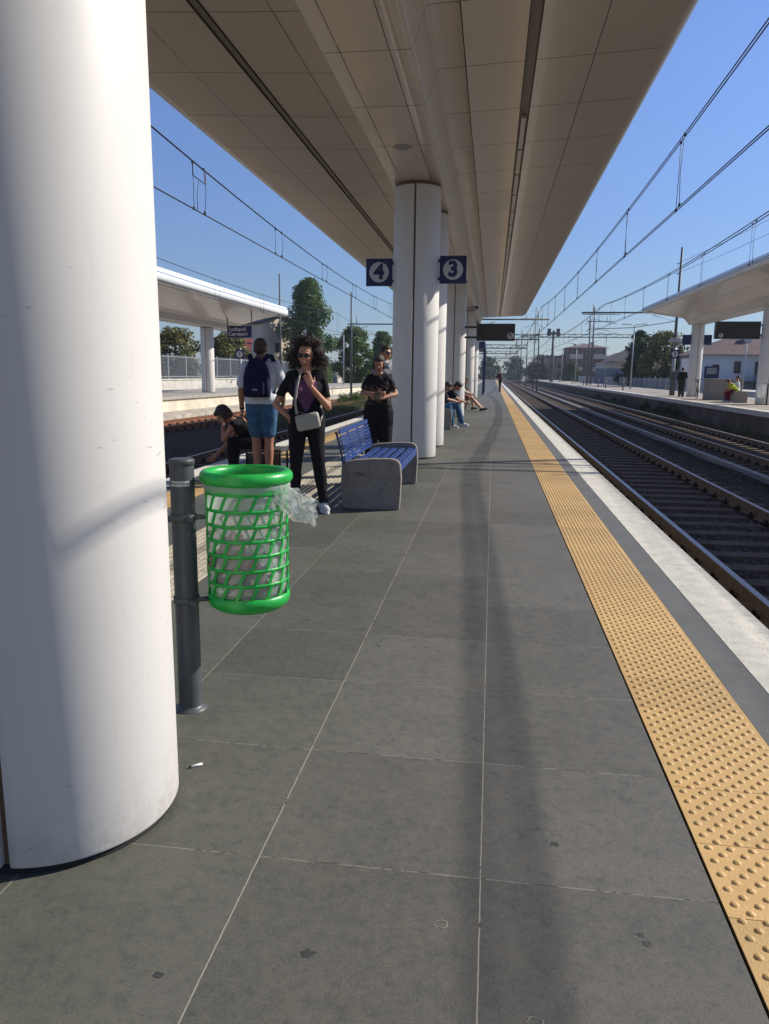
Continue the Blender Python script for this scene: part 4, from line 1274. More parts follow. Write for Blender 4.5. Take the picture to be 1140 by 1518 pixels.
        if slv > 0:
            for i in (0, 1):
                e, w_ = V(el[i]), V(wr[i])
                if slv <= 1: B.chain([sh[i], sh[i].lerp(e, slv)], [.060, .056 + loose] if not female else [.051, .047 + loose])
                else: B.chain([sh[i], e, e.lerp(w_, slv - 1)], [.060, .048 + loose * .5, .038 + loose * .5])
        B.done(J.get('topname', 'shirt'), m, t, vox, 3, fold=.008)
    if shoes:
        for i in (0, 1):
            a = V(an[i]); ft = V(J.get('ft', [V((0, 1, 0)), V((0, 1, 0))])[i]).normalized()
            B = Blob()
            B.cap(a - V((0, 0, .035)) - ft * .045, a - V((0, 0, .045)) + ft * .125, .045, .036); B.cap(a - V((0, 0, .01)), a - V((0, 0, .035)) + ft * .05, .044, .04)
            so_ = B.done('shoe', shoes, t, vox * .8, 2)
            bm = BM()
            lat = V((ft.y, -ft.x, 0))
            zf = a.z - .082
            pts = []
            for k in range(16):
                q = 2 * PI * k / 16
                c_ = V((a.x, a.y, 0)) + ft * (.042 + .125 * math.cos(q)) + lat * (.040 * math.sin(q))
                pts.append(c_)
            A_ = [bm.verts.new((p_.x, p_.y, zf)) for p_ in pts]; B_ = [bm.verts.new((p_.x, p_.y, zf + .028)) for p_ in pts]
            for k in range(16): bm.faces.new((A_[k], A_[(k + 1) % 16], B_[(k + 1) % 16], B_[k]))
            bm.faces.new(B_); bm.faces.new(A_[::-1])
            obj('sole', bm, M['paper'], so_)
    if hair:
        kind, m = hair
        B = Blob(); B.X = H
        B.ell((0, -.018, .128), (.080, .092, .092))
        B.ell((0, -.045, .085), (.074, .062, .075))
        if kind == 'short':
            B.ell((0, .03, .170), (.062, .055, .038))
        if kind == 'bob':
            for q in (-1, 1): B.ell((q * .068, -.015, .07), (.026, .05, .065))
            B.ell((0, -.05, .06), (.072, .05, .075)); B.ell((0, .045, .165), (.062, .05, .035))
        if kind == 'tied':
            B.ell((0, -.115, .10), (.035, .04, .035)); B.ell((0, .03, .165), (.060, .05, .035))
            B.cap((0, -.12, .09), (.02, -.16, -.04), .028, .012)
        B.done('hair', m, t, vox * .8, 2)
    return t, H, T, P, sh
def on_face(pred, o, mi):
    for f in o.data.polygons:
        if pred(f.center, f.normal): f.material_index = mi
def glasses(H, parent):
    bm = BM()
    for q in (-1, 1):
        res = bmesh.ops.create_icosphere(bm, subdivisions=2, radius=1)
        bmesh.ops.transform(bm, matrix=H @ Matrix.Translation((q * .033, .094, .093)) @ Matrix.Diagonal((.031, .010, .023, 1)), verts=res['verts'])
        tube(bm, [H @ V((q * .06, .088, .10)), H @ V((q * .080, .03, .10)), H @ V((q * .081, -.02, .095))], .003, 5)
    tube(bm, [H @ V((-.015, .101, .10)), H @ V((.015, .101, .10))], .004, 5)
    return obj('sunglasses', bm, M['glass'], parent, True)
def child(t, n): return [c for c in t.children if c.name.split('.')[0] == n][0]

SK1, SK2 = (.47, .22, .125), (.38, .175, .10)
blackc = cloth('black_cloth', (.008, .008, .010))
denim = cloth('denim', (.045, .115, .20), scale=18, var=.3)
darkhair = mat('dark_hair', (.016, .009, .007), .55, var=.3, scale=30, bump=1.0, bscale=90)
brownhair = mat('brown_hair', (.030, .013, .008), .5, var=.4, scale=30, bump=1.0, bscale=90)

# --- woman with curly hair, hand at her mouth
J = dict(pel=(0, 0, .90), lean=.0, hk=0, hp=.0, hy=-.25,
         el=[(-.215, .06, 1.035), (.30, -.02, 1.06)], wr=[(-.055, .215, 1.235), (.175, .05, .945)],
         kn=[(-.115, .03, .49), (.105, .04, .49)], an=[(-.165, .0, .085), (.13, -.02, .085)], ft=[(-.25, 1, 0), (.35, 1, 0)],
         hd=[(V((.35, -.05, 1)), V((.3, -1, .1)), .55, 2), (V((-.9, -.2, -.5)), V((-.3, 1, -.3)), .35, 0)], th=(-1, 1), topname='tshirt')
shirtA = cloth('black_tshirt', (.009, .009, .012))
A, H, T, P, sh = figure('person', (-1.70, 6.84, 0), PI + .20, 'woman with big curly hair, black T-shirt and pale shoulder bag, hand at her mouth', J, SK1, True, .95, .0075,
                        None, (.62, shirtA, .0), (2, blackc, .0), cloth('sneaker', (.55, .55, .55)))
hp = mat('heart_print', (.13, .045, .12), .8)
ts = child(A, 'tshirt'); ts.data.materials.append(hp)
Ti = T.inverted()
def heart(c, n):
    l = Ti @ c
    if l.y < .02: return False
    x, z = abs(l.x), l.z - .10
    return 0 < z < .30 and x < min(.105, .012 + z * .55) and (z < .27 or x > .01)
on_face(heart, ts, 1)
bm = BM()
def front(x, z): return T @ V((x, .135 + .02 * (z > .22), z))
glasses(H, A)
# curls
def curls(H, parent, m, n, rad, seed):
    rnd = random.Random(seed); bm = BM()
    for i in range(n):
        th = rnd.uniform(0, 2 * PI); ph = rnd.uniform(-.55, 1.0)
        c = math.sqrt(max(0, 1 - ph * ph)) 
        d = V((math.cos(th) * c, math.sin(th) * c, ph))
        if d.y > .30 and d.z < .62: continue       # face stays free
        base = V((0, -.02, .115)) + V((d.x * .062, d.y * .075, d.z * .085))
        Ln = rad * rnd.uniform(.75, 1.15) * (1.25 if d.z < .2 else 1.0)
        drop = V((0, -.02, -.045 if d.z < .5 else -.01))
        x_, y_ = frame_of(d)
        ph0 = rnd.uniform(0, 6.28); tw_ = rnd.choice((-1, 1)) * rnd.uniform(9, 13); cr = rnd.uniform(.008, .014)
        pts = []
        for k in range(13):
            u = k / 12
            p_ = base + d * (Ln * u) + drop * (u * u * 1.7) + (x_ * math.cos(ph0 + tw_ * u) + y_ * math.sin(ph0 + tw_ * u)) * cr * min(1, u * 3)
            pts.append(H @ p_)
        tube(bm, pts, [.0055 - .003 * (k / 12) for k in range(13)], 4)
    res = bmesh.ops.create_icosphere(bm, subdivisions=3, radius=1)
    for v in res['verts']:
        d = v.co.normalized(); k = 1 + .15 * noise.noise(d * 5)
        v.co = H @ (V((0, -.045, .125)) + V((d.x * .095 * k, d.y * .085 * k, d.z * .10 * k)))
    return obj('hair', bm, m, parent, True)
curls(H, A, brownhair, 1500, .115, 4)
bm = BM(); a_ = H @ V((-.012, .105, .03)); tube(bm, [a_, a_ + (H.to_3x3() @ V((-.01, .055, .01)))], .004, 6); c_ = obj('cigarette', bm, M['paper']); c_.parent = None
mw = A.matrix_basis.copy(); c_.matrix_world = Matrix.Translation((-1.70, 6.84, 0)) @ Matrix.Rotation(PI + .20, 4, 'Z') @ Matrix.Diagonal((.95, .95, .95, 1))
tag(c_, 'thin cigarette between the lips of the curly-haired woman', 'cigarette')
# shoulder bag
t = empty('shoulder_bag', (-1.70, 6.84, 0), PI + .20, 'pale beige shoulder bag hanging in front of the curly-haired woman', 'bag'); t.scale = (.95,) * 3
bm = BM(); box(bm, -.115, .115, -.035, .035, -.078, .078, bev=.025)
bmesh.ops.transform(bm, matrix=Matrix.Translation((-.02, .158, .905)) @ Matrix.Rotation(R(12), 4, 'Y'), verts=bm.verts)
bagm = mat('bag_leather', (.36, .33, .28), .55, var=.08, scale=10)
bg_ = obj('bag_body', bm, bagm, t, True)
bm = BM(); tube(bm, [V((-.115, .192, .965)), V((.07, .193, .995))], .004, 5); obj('zip', bm, mat('zip', (.15, .14, .13), .4), bg_)
bm = BM()
sp_ = [(.085, .165, .975), (.10, .15, 1.08), (.085, .145, 1.22), (.06, .11, 1.33), (.045, .05, 1.395), (.03, -.05, 1.39), (-.04, -.13, 1.25), (-.12, -.11, 1.08), (-.155, .02, .97), (-.135, .13, .90)]
for (p0, p1) in zip(sp_, sp_[1:]):
    p0, p1 = V(p0), V(p1)
tube(bm, sp_, .012, 8)
obj('strap', bm, bagm, t, True)

# --- man with rucksack seen from behind
J = dict(pel=(0, 0, .93), hk=0, hp=.02, el=[(-.235, -.02, 1.10), (.235, .05, 1.10)], wr=[(-.245, .03, .86), (.20, .20, .92)],
         kn=[(-.075, .01, .50), (.075, .01, .50)], an=[(-.06, .0, .085), (.065, .02, .085)], topname='tshirt')
white = cloth('white_tshirt', (.62, .62, .64))
Mn, H, T, P, sh = figure('person', (-2.62, 8.42, 0), .02, 'man seen from behind in a white T-shirt and denim shorts with a dark blue rucksack', J, SK2, False, 1.0, .010,
                         None, (.72, white, .014), (.72, denim, .008), cloth('grey_shoe', (.12, .12, .13)))
B = Blob(); B.X = H; B.ell((0, -.016, .132), (.0755, .088, .085)); B.ell((0, -.045, .085), (.069, .052, .062)); B.done('hair', mat('cropped_hair', (.05, .024, .016), .7, var=.3, scale=60), Mn, .008, 2)
t = empty('rucksack', (-2.62, 8.42, 0), .02, 'dark navy rucksack on the back of the man in the white T-shirt', 'rucksack')
navy = cloth('navy_nylon', (.010, .011, .045))
bm = BM()
n = 24
rings = []
for (z, wx, dy) in ((1.02, .135, .07), (1.03, .148, .085), (1.12, .155, .10), (1.24, .148, .10), (1.34, .125, .09), (1.41, .090, .072), (1.445, .05, .05), (1.455, .01, .02)):
    rings.append([bm.verts.new((math.copysign(abs(math.cos(q)) ** .6, math.cos(q)) * wx, -.175 + math.copysign(abs(math.sin(q)) ** .6, math.sin(q)) * dy * .75, z)) for q in [2 * PI * k / n for k in range(n)]])
for a, b in zip(rings, rings[1:]):
    for k in range(n): bm.faces.new((a[k], a[(k + 1) % n], b[(k + 1) % n], b[k]))
bm.faces.new(rings[0][::-1]); bm.faces.new(rings[-1])
rk = obj('pack_body', bm, navy, t, True)
bm = BM(); box(bm, -.105, .105, -.285, -.24, 1.05, 1.20, bev=.018); obj('front_pocket', bm, navy, t)
bm = BM(); box(bm, -.02, .035, -.291, -.285, 1.10, 1.112); obj('tab', bm, M['signw'], rk)
for q in (-1, 1):
    bm = BM(); tube(bm, [(q * .06, -.14, 1.40), (q * .10, -.09, 1.475), (q * .13, -.02, 1.468), (q * .135, .06, 1.42), (q * .13, .135, 1.32), (q * .15, .10, 1.15), (q * .16, -.05, 1.06)], [.022, .03, .028, .024, .02, .012, .012], 8); obj('strap', bm, navy, t, True)
bm = BM(); tube(bm, [(-.03, -.13, 1.45), (0, -.14, 1.485), (.03, -.13, 1.45)], .008, 6); obj('grab_handle', bm, navy, t)
bm = BM(); lathe(bm, [(.026, -.012), (.029, -.012), (.029, .012), (.026, .012)], 16); wt = obj('wristwatch', bm, M['black'], None); wt.location = (-2.62 - .2445, 8.42 + .022, .885)
tag(wt, 'black wristwatch on the left wrist of the man with the rucksack', 'watch')

# --- woman leaning forward on a low seat, facing left
J = dict(pel=(0, 0, .50), lean=1.05, hk=.55, hp=.25, hy=0, el=[(-.16, .50, .53), (.15, .47, .50)], wr=[(-.05, .53, .74), (.10, .66, .32)],
         kn=[(-.13, .40, .50), (.13, .42, .48)], an=[(-.12, .40, .085), (.13, .46, .085)],
         hd=[(V((.1, -.25, 1)), V((0, -1, 0)), .5, 0), None], topname='vest')
D, H, T, P, sh = figure('person', (-2.66, 8.72, 0), PI / 2 + .12, 'woman in a black sleeveless top sitting bent forward with her head in her hand', J, SK2, True, .96, .011,
                        ('bob', brownhair), (0, blackc, .006), (2, blackc, .008), blackc)
t = empty('stool', (-2.66, 8.72, 0), .05, 'low dark grey seat under the woman bent forward behind the bin', 'seat')
bm = BM(); box(bm, -.22, .22, -.20, .22, .36, .405, bev=.012); obj('seat', bm, cloth('grey_canvas', (.06, .06, .065)), t)
for x in (-.21, .19):
    for y in (-.19, .19):
        bm = BM(); box(bm, x, x + .022, y, y + .022, 0, .358); obj('leg', bm, M['black'], t)
bm = BM(); box(bm, -.185, .185, -.185, -.170, .10, .356); obj('side_panel', bm, cloth('grey_canvas', (.06, .06, .065)), t)

# --- older woman behind the bench looking at a phone
J = dict(pel=(0, 0, .90), lean=.02, hk=0, hp=.25, el=[(-.24, .06, 1.12), (.22, .10, 1.12)], wr=[(-.02, .27, 1.06), (.03, .28, 1.13)],
         kn=[(-.10, .02, .48), (.10, .02, .48)], an=[(-.10, .0, .085), (.10, .0, .085)],
         hd=[(V((.9, .25, .3)), V((.2, -1, .3)), .55, 0), (V((-.9, .2, -.1)), V((0, -1, .2)), .6, 0)], th=(-1, 1), topname='blouse', shw=.125)
bl = cloth('black_blouse', (.012, .010, .011))
Bw, H, T, P, sh = figure('person', (-1.43, 9.55, 0), PI + .1, 'short-haired woman in a black patterned top standing behind the blue bench', J, SK2, True, .93, .0095,
                         ('bob', darkhair), (.60, bl, .012), (2, blackc, .03), blackc)
pm = mat('pale_print', (.16, .10, .09), .8)
for c_ in Bw.children:
    if c_.name.startswith('blouse'):
        c_.data.materials.append(pm)
        Ti = T.inverted()
        on_face(lambda c, n: (Ti @ c).y > .0 and .08 < (Ti @ c).z < .34 and noise.noise(c * 38) > .22, c_, 1)
t = empty('mobile_phone', (-1.43, 9.55, 0), PI + .1, 'dark mobile phone in the hands of the short-haired woman', 'phone'); t.scale = (.93,) * 3
bm = BM(); box(bm, -.036, .036, -.005, .005, -.07, .07, bev=.004); bmesh.ops.transform(bm, matrix=Matrix.Translation((0, .34, 1.10)) @ Matrix.Rotation(.9, 4, 'X'), verts=bm.verts); obj('phone_body', bm, M['black'], t)

# --- man with sunglasses half hidden by the column
J = dict(pel=(0, 0, .95), hk=0, hy=.1, el=[(-.235, -.02, 1.14), (.235, -.0, 1.14)], wr=[(-.25, .05, .90), (.22, .12, .92)],
         kn=[(-.09, .02, .51), (.09, .02, .51)], an=[(-.10, .0, .085), (.10, .0, .085)], topname='jacket')
Cm, H, T, P, sh = figure('person', (-1.74, 12.35, 0), PI + .75, 'man with sunglasses and a grey jacket half hidden behind the column', J, SK1, False, 1.03, .012,
                         ('short', darkhair), (1.8, cloth('grey_jacket', (.20, .21, .24)), .012), (2, cloth('pale_trousers', (.34, .32, .30)), .014), cloth('light_shoe', (.4, .4, .4)))
glasses(H, Cm)
B = Blob(); B.cap(P(-.035, .05, .46), P(.035, .05, .46), .045, .045); B.cap(P(0, .075, .40), P(0, .06, .46), .03, .04); B.done('collar', white, Cm, .01, 1)

# --- two youths on the second bench (facing +x => rz=-90deg)
def sitter(dl, lean, wr, el, **k):
    J = dict(pel=(0, 0, .52), lean=lean, hk=.5, el=el, wr=wr, kn=[(-.12, .42, .52), (.12, .42, .52)], an=[(-.10, dl, .085), (.12, dl + .06, .085)])
    J.update(k); return J
g_ = 'people sitting on the benches'
j1 = sitter(.44, .62, [(-.06, .62, .66), (.06, .60, .66)], [(-.20, .36, .72), (.20, .36, .72)], hp=.35)
figure('person', (-1.42, 18.30, 0), -PI / 2 + .1, 'nearer youth on the second bench, dark T-shirt and jeans, head bent forward', j1, SK2, False, .97, .013, ('short', darkhair), (.65, cloth('charcoal_tshirt', (.035, .035, .045)), .01), (2, denim, .012), cloth('sneaker', (.55, .55, .55)), g_)
j2 = sitter(.50, .70, [(-.05, .60, .62), (.05, .62, .60)], [(-.19, .40, .70), (.19, .40, .70)], hp=.45)
figure('person', (-1.27, 19.05, 0), -PI / 2, 'farther youth on the second bench, black T-shirt, head bent over his hands', j2, SK2, False, 1.0, .013, ('short', darkhair), (.6, blackc, .01), (2, denim, .012), cloth('sneaker', (.55, .55, .55)), g_)
# --- pale green shirt, legs stretched out
J = dict(pel=(0, 0, .50), lean=.12, hk=0, hp=.3, el=[(-.24, .12, .74), (.24, .10, .74)], wr=[(-.10, .33, .62), (.12, .34, .62)], kn=[(-.12, .44, .44), (.12, .44, .46)], an=[(-.10, .86, .085), (.14, .80, .09)], ft=[(-.1, 1, .3), (.2, 1, .3)])
figure('person', (-1.15, 27.2, 0), -PI / 2, 'person in a pale green shirt and black cap sitting with bare legs stretched out', J, SK1, False, 1.0, .014, ('short', M['black']), (1.3, cloth('green_shirt', (.42, .58, .46)), .02), (.6, cloth('red_shorts', (.20, .05, .04)), .012), blackc, g_)
J = dict(pel=(0, 0, .50), lean=.3, hk=.2, hp=.3, el=[(-.22, .22, .70), (.22, .22, .70)], wr=[(-.10, .40, .60), (.12, .40, .60)], kn=[(-.12, .42, .48), (.12, .42, .48)], an=[(-.10, .52, .085), (.14, .48, .09)])
figure('person', (-1.15, 28.0, 0), -PI / 2 + .1, 'person in dark clothes beside the one with the pale green shirt', J, SK1, False, .96, .015, ('short', darkhair), (.7, cloth('brown_top', (.06, .035, .025)), .012), (.6, cloth('tan_shorts', (.20, .12, .08)), .012), blackc, g_)
# --- lone figure far down the platform
J = dict(pel=(0, 0, .93), lean=.22, hk=.2, hp=.2, el=[(-.22, .06, 1.10), (.22, .14, 1.08)], wr=[(-.12, .25, .98), (.12, .30, 1.0)], kn=[(-.08, .05, .50), (.08, -.02, .50)], an=[(-.08, .02, .085), (.10, -.06, .085)])
figure('person', (.55, 57.0, 0), PI / 2 + .5, 'lone person in dark clothes standing far down the platform at the yellow strip', J, SK1, False, .98, .018, ('short', darkhair), (.9, cloth('maroon_top', (.06, .012, .015)), .02), (2, blackc, .012), blackc)
# --- right platform
J = dict(pel=(0, 0, .93), lean=.05, hk=.1, hp=.0, el=[(-.23, .02, 1.12), (.23, .10, 1.12)], wr=[(-.22, .10, .90), (.12, .26, 1.10)], kn=[(-.10, .12, .50), (.10, -.08, .50)], an=[(-.12, .20, .085), (.12, -.20, .085)])
figure('person', (10.42, 44.2, RZ), -.4, 'person in dark clothes walking on the right platform left of the parked bicycle', J, SK1, False, .98, .018, ('short', darkhair), (1.8, cloth('dark_coat', (.02, .022, .016)), .03), (2, cloth('olive_trousers', (.035, .035, .022)), .035), blackc)
J = sitter(.36, .75, [(-.08, .58, .50), (.08, .58, .50)], [(-.20, .36, .66), (.20, .36, .66)], hp=.3)
figure('person', (11.0, 36.4, RZ), PI / 2 + .1, 'person in a bright yellow top bent forward on the right platform seat', J, SK1, False, .95, .017, ('short', darkhair), (.7, cloth('hivis', (.50, .55, .04)), .015), (2, cloth('dark_red', (.14, .012, .03)), .012), cloth('sneaker', (.55, .55, .55)), 'people seated on the right platform')
J = sitter(.44, .10, [(-.15, .02, 1.05), (.15, .30, .80)], [(-.30, -.02, .82), (.22, .14, .80)], hp=-.1)
figure('person', (11.25, 37.1, RZ), PI / 2 - .3, 'person in a white top sitting behind the one in yellow on the right platform', J, SK1, False, .95, .017, ('short', darkhair), (1.5, white, .015), (2, blackc, .012), cloth('sneaker', (.55, .55, .55)), 'people seated on the right platform')

# ================================================================== BACKGROUND
def leaf_cloud(bm, c, r, n, ls, rnd, flat=1.0):
    for i in range(n):
        d = V((rnd.gauss(0, 1), rnd.gauss(0, 1), rnd.gauss(0, 1))).normalized()
        p_ = V(c) + V((d.x * r[0], d.y * r[1], d.z * r[2])) * (rnd.random() ** .45)
        nrm = (d + V((rnd.uniform(-1, 1), rnd.uniform(-1, 1), rnd.uniform(-.3, 1)))).normalized()
        x_, y_ = frame_of(nrm)
        a = rnd.uniform(0, 6.28); x2 = x_ * math.cos(a) + y_ * math.sin(a); y2 = nrm.cross(x2)
        s1, s2 = ls * rnd.uniform(.6, 1.3), ls * rnd.uniform(.35, .7)
        bm.faces.new([bm.verts.new(p_ + x2 * s1), bm.verts.new(p_ + y2 * s2), bm.verts.new(p_ - x2 * s1), bm.verts.new(p_ - y2 * s2)])
def tree(name, label, x, y, zb, h, rad, shape, m, n, ls, seed, trunk_h=.25, group='trees in the background'):
    rnd = random.Random(seed)
    t = empty(name, (x, y, zb), 0, label, 'tree', group)
    bm = BM()
    tube(bm, [(0, 0, -.1), (rad * .03, 0, h * .35), (-rad * .04, rad * .03, h * .7), (0, 0, h * .9)], [h * .028, h * .02, h * .012, h * .004], 8)
    for k in range(7):
        a = k * 2.4; z0 = h * (trunk_h + .08 * k)
        tube(bm, [(0, 0, z0), (math.cos(a) * rad * .35, math.sin(a) * rad * .35, z0 + h * .10), (math.cos(a) * rad * .7, math.sin(a) * rad * .7, z0 + h * .2)], [h * .010, h * .006, h * .003], 5)
    obj('trunk', bm, M['trunk'], t)
    bm = BM()
    nc = 26 if shape != 'column' else 40
    for k in range(nc):
        u = (k + .5) / nc
        z = h * (trunk_h + (1 - trunk_h) * u)
        if shape == 'column': rr = rad * (.85 + .25 * math.sin(min(1, u * 1.1) * PI)) * (1.0 if u < .55 else max(.05, 1 - ((u - .55) / .47) ** 1.9)) * (.85 + .22 * math.sin(k * 2.9))
        elif shape == 'cone': rr = rad * (1.05 - u) ** .7
        else: rr = rad * math.sqrt(max(.05, 1 - (2 * u - .9) ** 2))
        a = k * 2.4 + rnd.uniform(-.5, .5)
        q = rr * rnd.uniform(.35, .85)
        cr = rad * rnd.uniform(.26, .42)
        cz = cr * (1.25 if shape == 'column' else .8)
        leaf_cloud(bm, (math.cos(a) * q, math.sin(a) * q, min(z, h - cz)), (cr, cr, cz), n // nc, ls, rnd)
    obj('crown', bm, m, t)
    return t
tree('poplar_tree', 'tall dense green tree standing alone beyond the left tracks', -19.4, 79, -.6, 11.6, 2.75, 'column', M['leaf_mid'], 19000, .17, 11, .03)
tree('bushy_tree', 'rounded dark tree left of the man half hidden by the column', -15.4, 84, -.6, 7.0, 2.5, 'round', M['leaf_mid'], 9000, .17, 12, .1)
tree('bushy_tree', 'smaller dark tree directly behind the head of the man with sunglasses', -12.8, 88, -.6, 6.7, 2.2, 'cone', M['leaf_mid'], 7000, .17, 13, .1)
for i, (x, y, h, r, lb) in enumerate(((-27.5, 55, 5.4, 2.6, 'olive tree at the far left beside the big foreground column'), (-24.6, 57, 5.0, 2.4, 'olive tree between the foreground column and the left canopy column'), (-21.4, 60, 4.7, 2.0, 'olive tree right of the left canopy column'), (-30.5, 52, 5.6, 2.6, 'olive tree mostly hidden behind the foreground column'))):
    tree('olive_tree', lb, x, y, -.3, h, r, 'round', M['leaf_olive'], 4500, .15, 20 + i, .18, 'olive trees behind the left fence')
tree('leafy_tree', 'leafy yellow-green tree left of the right platform column', 18.0, 84, -.6, 6.6, 2.6, 'round', M['leaf_olive'], 6500, .16, 31, .1)
tree('leafy_tree', 'dark tree with an uneven top behind the dome lamp post', 16.0, 88, -.6, 6.9, 1.9, 'round', M['leaf_dark'], 5000, .17, 32, .1)
tree('leafy_tree', 'low dark tree at the right end of the dark-roofed house', 17.2, 96, -.6, 4.2, 2.4, 'round', M['leaf_dark'], 4500, .18, 33, .05)
for i, (x, y, h, r, m_, lb) in enumerate(((13.5, 215, 7.6, 4.5, 'leaf_dark', 'rounded tree where the right tracks vanish, nearest the rails'), (22, 240, 8.5, 5, 'leaf_dark', 'wide far tree left of the brown apartment block'),
        (-1.5, 240, 7.5, 3.6, 'leaf_dark', 'far tree right above the lone standing person'), (7.5, 270, 8.6, 4.2, 'leaf_dark', 'tallest of the far trees over the vanishing rails'), (-9, 250, 7.0, 4, 'leaf_dark', 'far tree hidden behind the row of columns'))):
    tree('far_tree', lb, x, y, -.8, h, r, 'round', M[m_], 2600, .35, 40 + i, .02, 'distant trees at the end of the tracks')
rnd = random.Random(77); bm = BM()
for k in range(150):
    x = rnd.uniform(-160, 190); y = rnd.uniform(300, 380)
    leaf_cloud(bm, (x, y, rnd.uniform(0, 5)), (rnd.uniform(3, 8), 5, rnd.uniform(3, 6)), 60, .9, rnd)
tag(obj('distant_wood', bm, M['leaf_dark']), 'dark belt of distant trees along the horizon', 'wood', kind='stuff')
rnd = random.Random(78); bm = BM()
for k in range(60):
    s_ = rnd.uniform(-38, 95); v = LP(s_, rnd.uniform(6.6, 8.6), 0)
    leaf_cloud(bm, (v[0], v[1], rnd.uniform(.2, .7)), (.9, .9, rnd.uniform(.3, .8)), 70, .10, rnd)
tag(obj('dry_shrubs', bm, M['grass']), 'dry shrubs and weeds growing behind the left fence', 'shrubs', kind='stuff')
# weeds beside the tracks
rnd = random.Random(79); bm = BM()
def blades(x0, x1, y0, y1, z, n, h):
    for i in range(n):
        x, y = rnd.uniform(x0, x1), rnd.uniform(y0, y1); hh = h * rnd.uniform(.4, 1.2); a = rnd.uniform(0, 6.28)
        dx, dy = math.cos(a), math.sin(a)
        bm.faces.new([bm.verts.new((x - dx * .012, y - dy * .012, z)), bm.verts.new((x + dx * .012, y + dy * .012, z)), bm.verts.new((x + dy * hh * .4, y - dx * hh * .4, z + hh))])
blades(-9.0, -7.3, 24, 75, -.70, 9000, .30)
blades(-9.5, -7.0, 38, 60, -.70, 5000, .34)
blades(8.6, 9.1, 10, 75, -.70, 3500, .22)
tag(obj('track_weeds', bm, M['grass']), 'thin grass and weeds growing beside the tracks', 'weeds', kind='stuff')
for i, (x, y, z, r, m_, lb) in enumerate(((-9.4, 50, -.7, .75, 'leaf_mid', 'small green bush by the left tracks, seen left of the column'),)):
    t = empty('bush', (x, y, z), 0, lb, 'bush'); rnd = random.Random(90 + i); bm = BM()
    for k in range(9): leaf_cloud(bm, (rnd.uniform(-r, r), rnd.uniform(-r, r), rnd.uniform(.2, .6) * r), (r * .5, r * .5, r * .5), 220, .06, rnd)
    obj('foliage', bm, M[m_], t); bm = BM(); tube(bm, [(0, 0, 0), (0, 0, r * .6)], .03, 5); obj('stem', bm, M['trunk'], t)
for i, (y, r) in enumerate(((38.5, .30), (40.2, .38), (43.0, .26), (46.5, .34), (54, .3), (58, .26), (66, .3))):
    t = empty('weed_clump', (8.95, y, -.7), 0, 'dark weed clump at the foot of the right platform wall, %s from the near end' % ['first', 'second', 'third', 'fourth', 'fifth', 'sixth', 'seventh'][i], 'weed', 'weed clumps at the foot of the right wall')
    rnd = random.Random(100 + i); bm = BM()
    for k in range(6): leaf_cloud(bm, (rnd.uniform(-r, r) * .4, rnd.uniform(-r, r) * 1.3, rnd.uniform(.2, 1.2) * r), (r * .5, r * .6, r * .6), 70, .05, rnd)
    obj('foliage', bm, M['leaf_dark'], t)

# left fence and low wall
t = empty('low_wall', LP(0, 0, 0), 0, 'pale low boundary wall below the fence behind the left platform', 'wall')
bm = BM(); lbox(bm, -40, 128, 6.2, 6.45, -.5, .72); o = obj('wall_body', bm, M['conc_pale'], t); o.matrix_parent_inverse = Matrix.Translation(-V(LP(0, 0, 0)))
bm = BM(); lbox(bm, -40, 128, 6.15, 6.5, .722, .80); o = obj('coping', bm, M['conc_pale'], t); o.matrix_parent_inverse = Matrix.Translation(-V(LP(0, 0, 0)))
t = empty('steel_fence', LP(0, 6.3, .8), -LA, 'grey steel bar fence behind the left platform', 'fence')
bm = BM()
for z in (.12, 1.35): box(bm, -.012, .012, 0, 2.46, z, z + .04)
for k in range(17): box(bm, -.010, .010, .05 + k * .145, .073 + k * .145, .03, 1.48)
p0 = obj('fence_panel', bm, M['galv'], t); p0.location = (0, -16 * 2.5 + .04, 0)
bm = BM(); box(bm, -.035, .035, -.035, .035, 0, 1.55); q0 = obj('post', bm, M['galv'], t); q0.location = (0, -40, 0)
for k in range(1, 66):
    c = p0.copy(); COL.objects.link(c); c.parent = t; c.location = (0, -40 + k * 2.5 + .04, 0)
    c = q0.copy(); COL.objects.link(c); c.parent = t; c.location = (0, -40 + k * 2.5, 0)

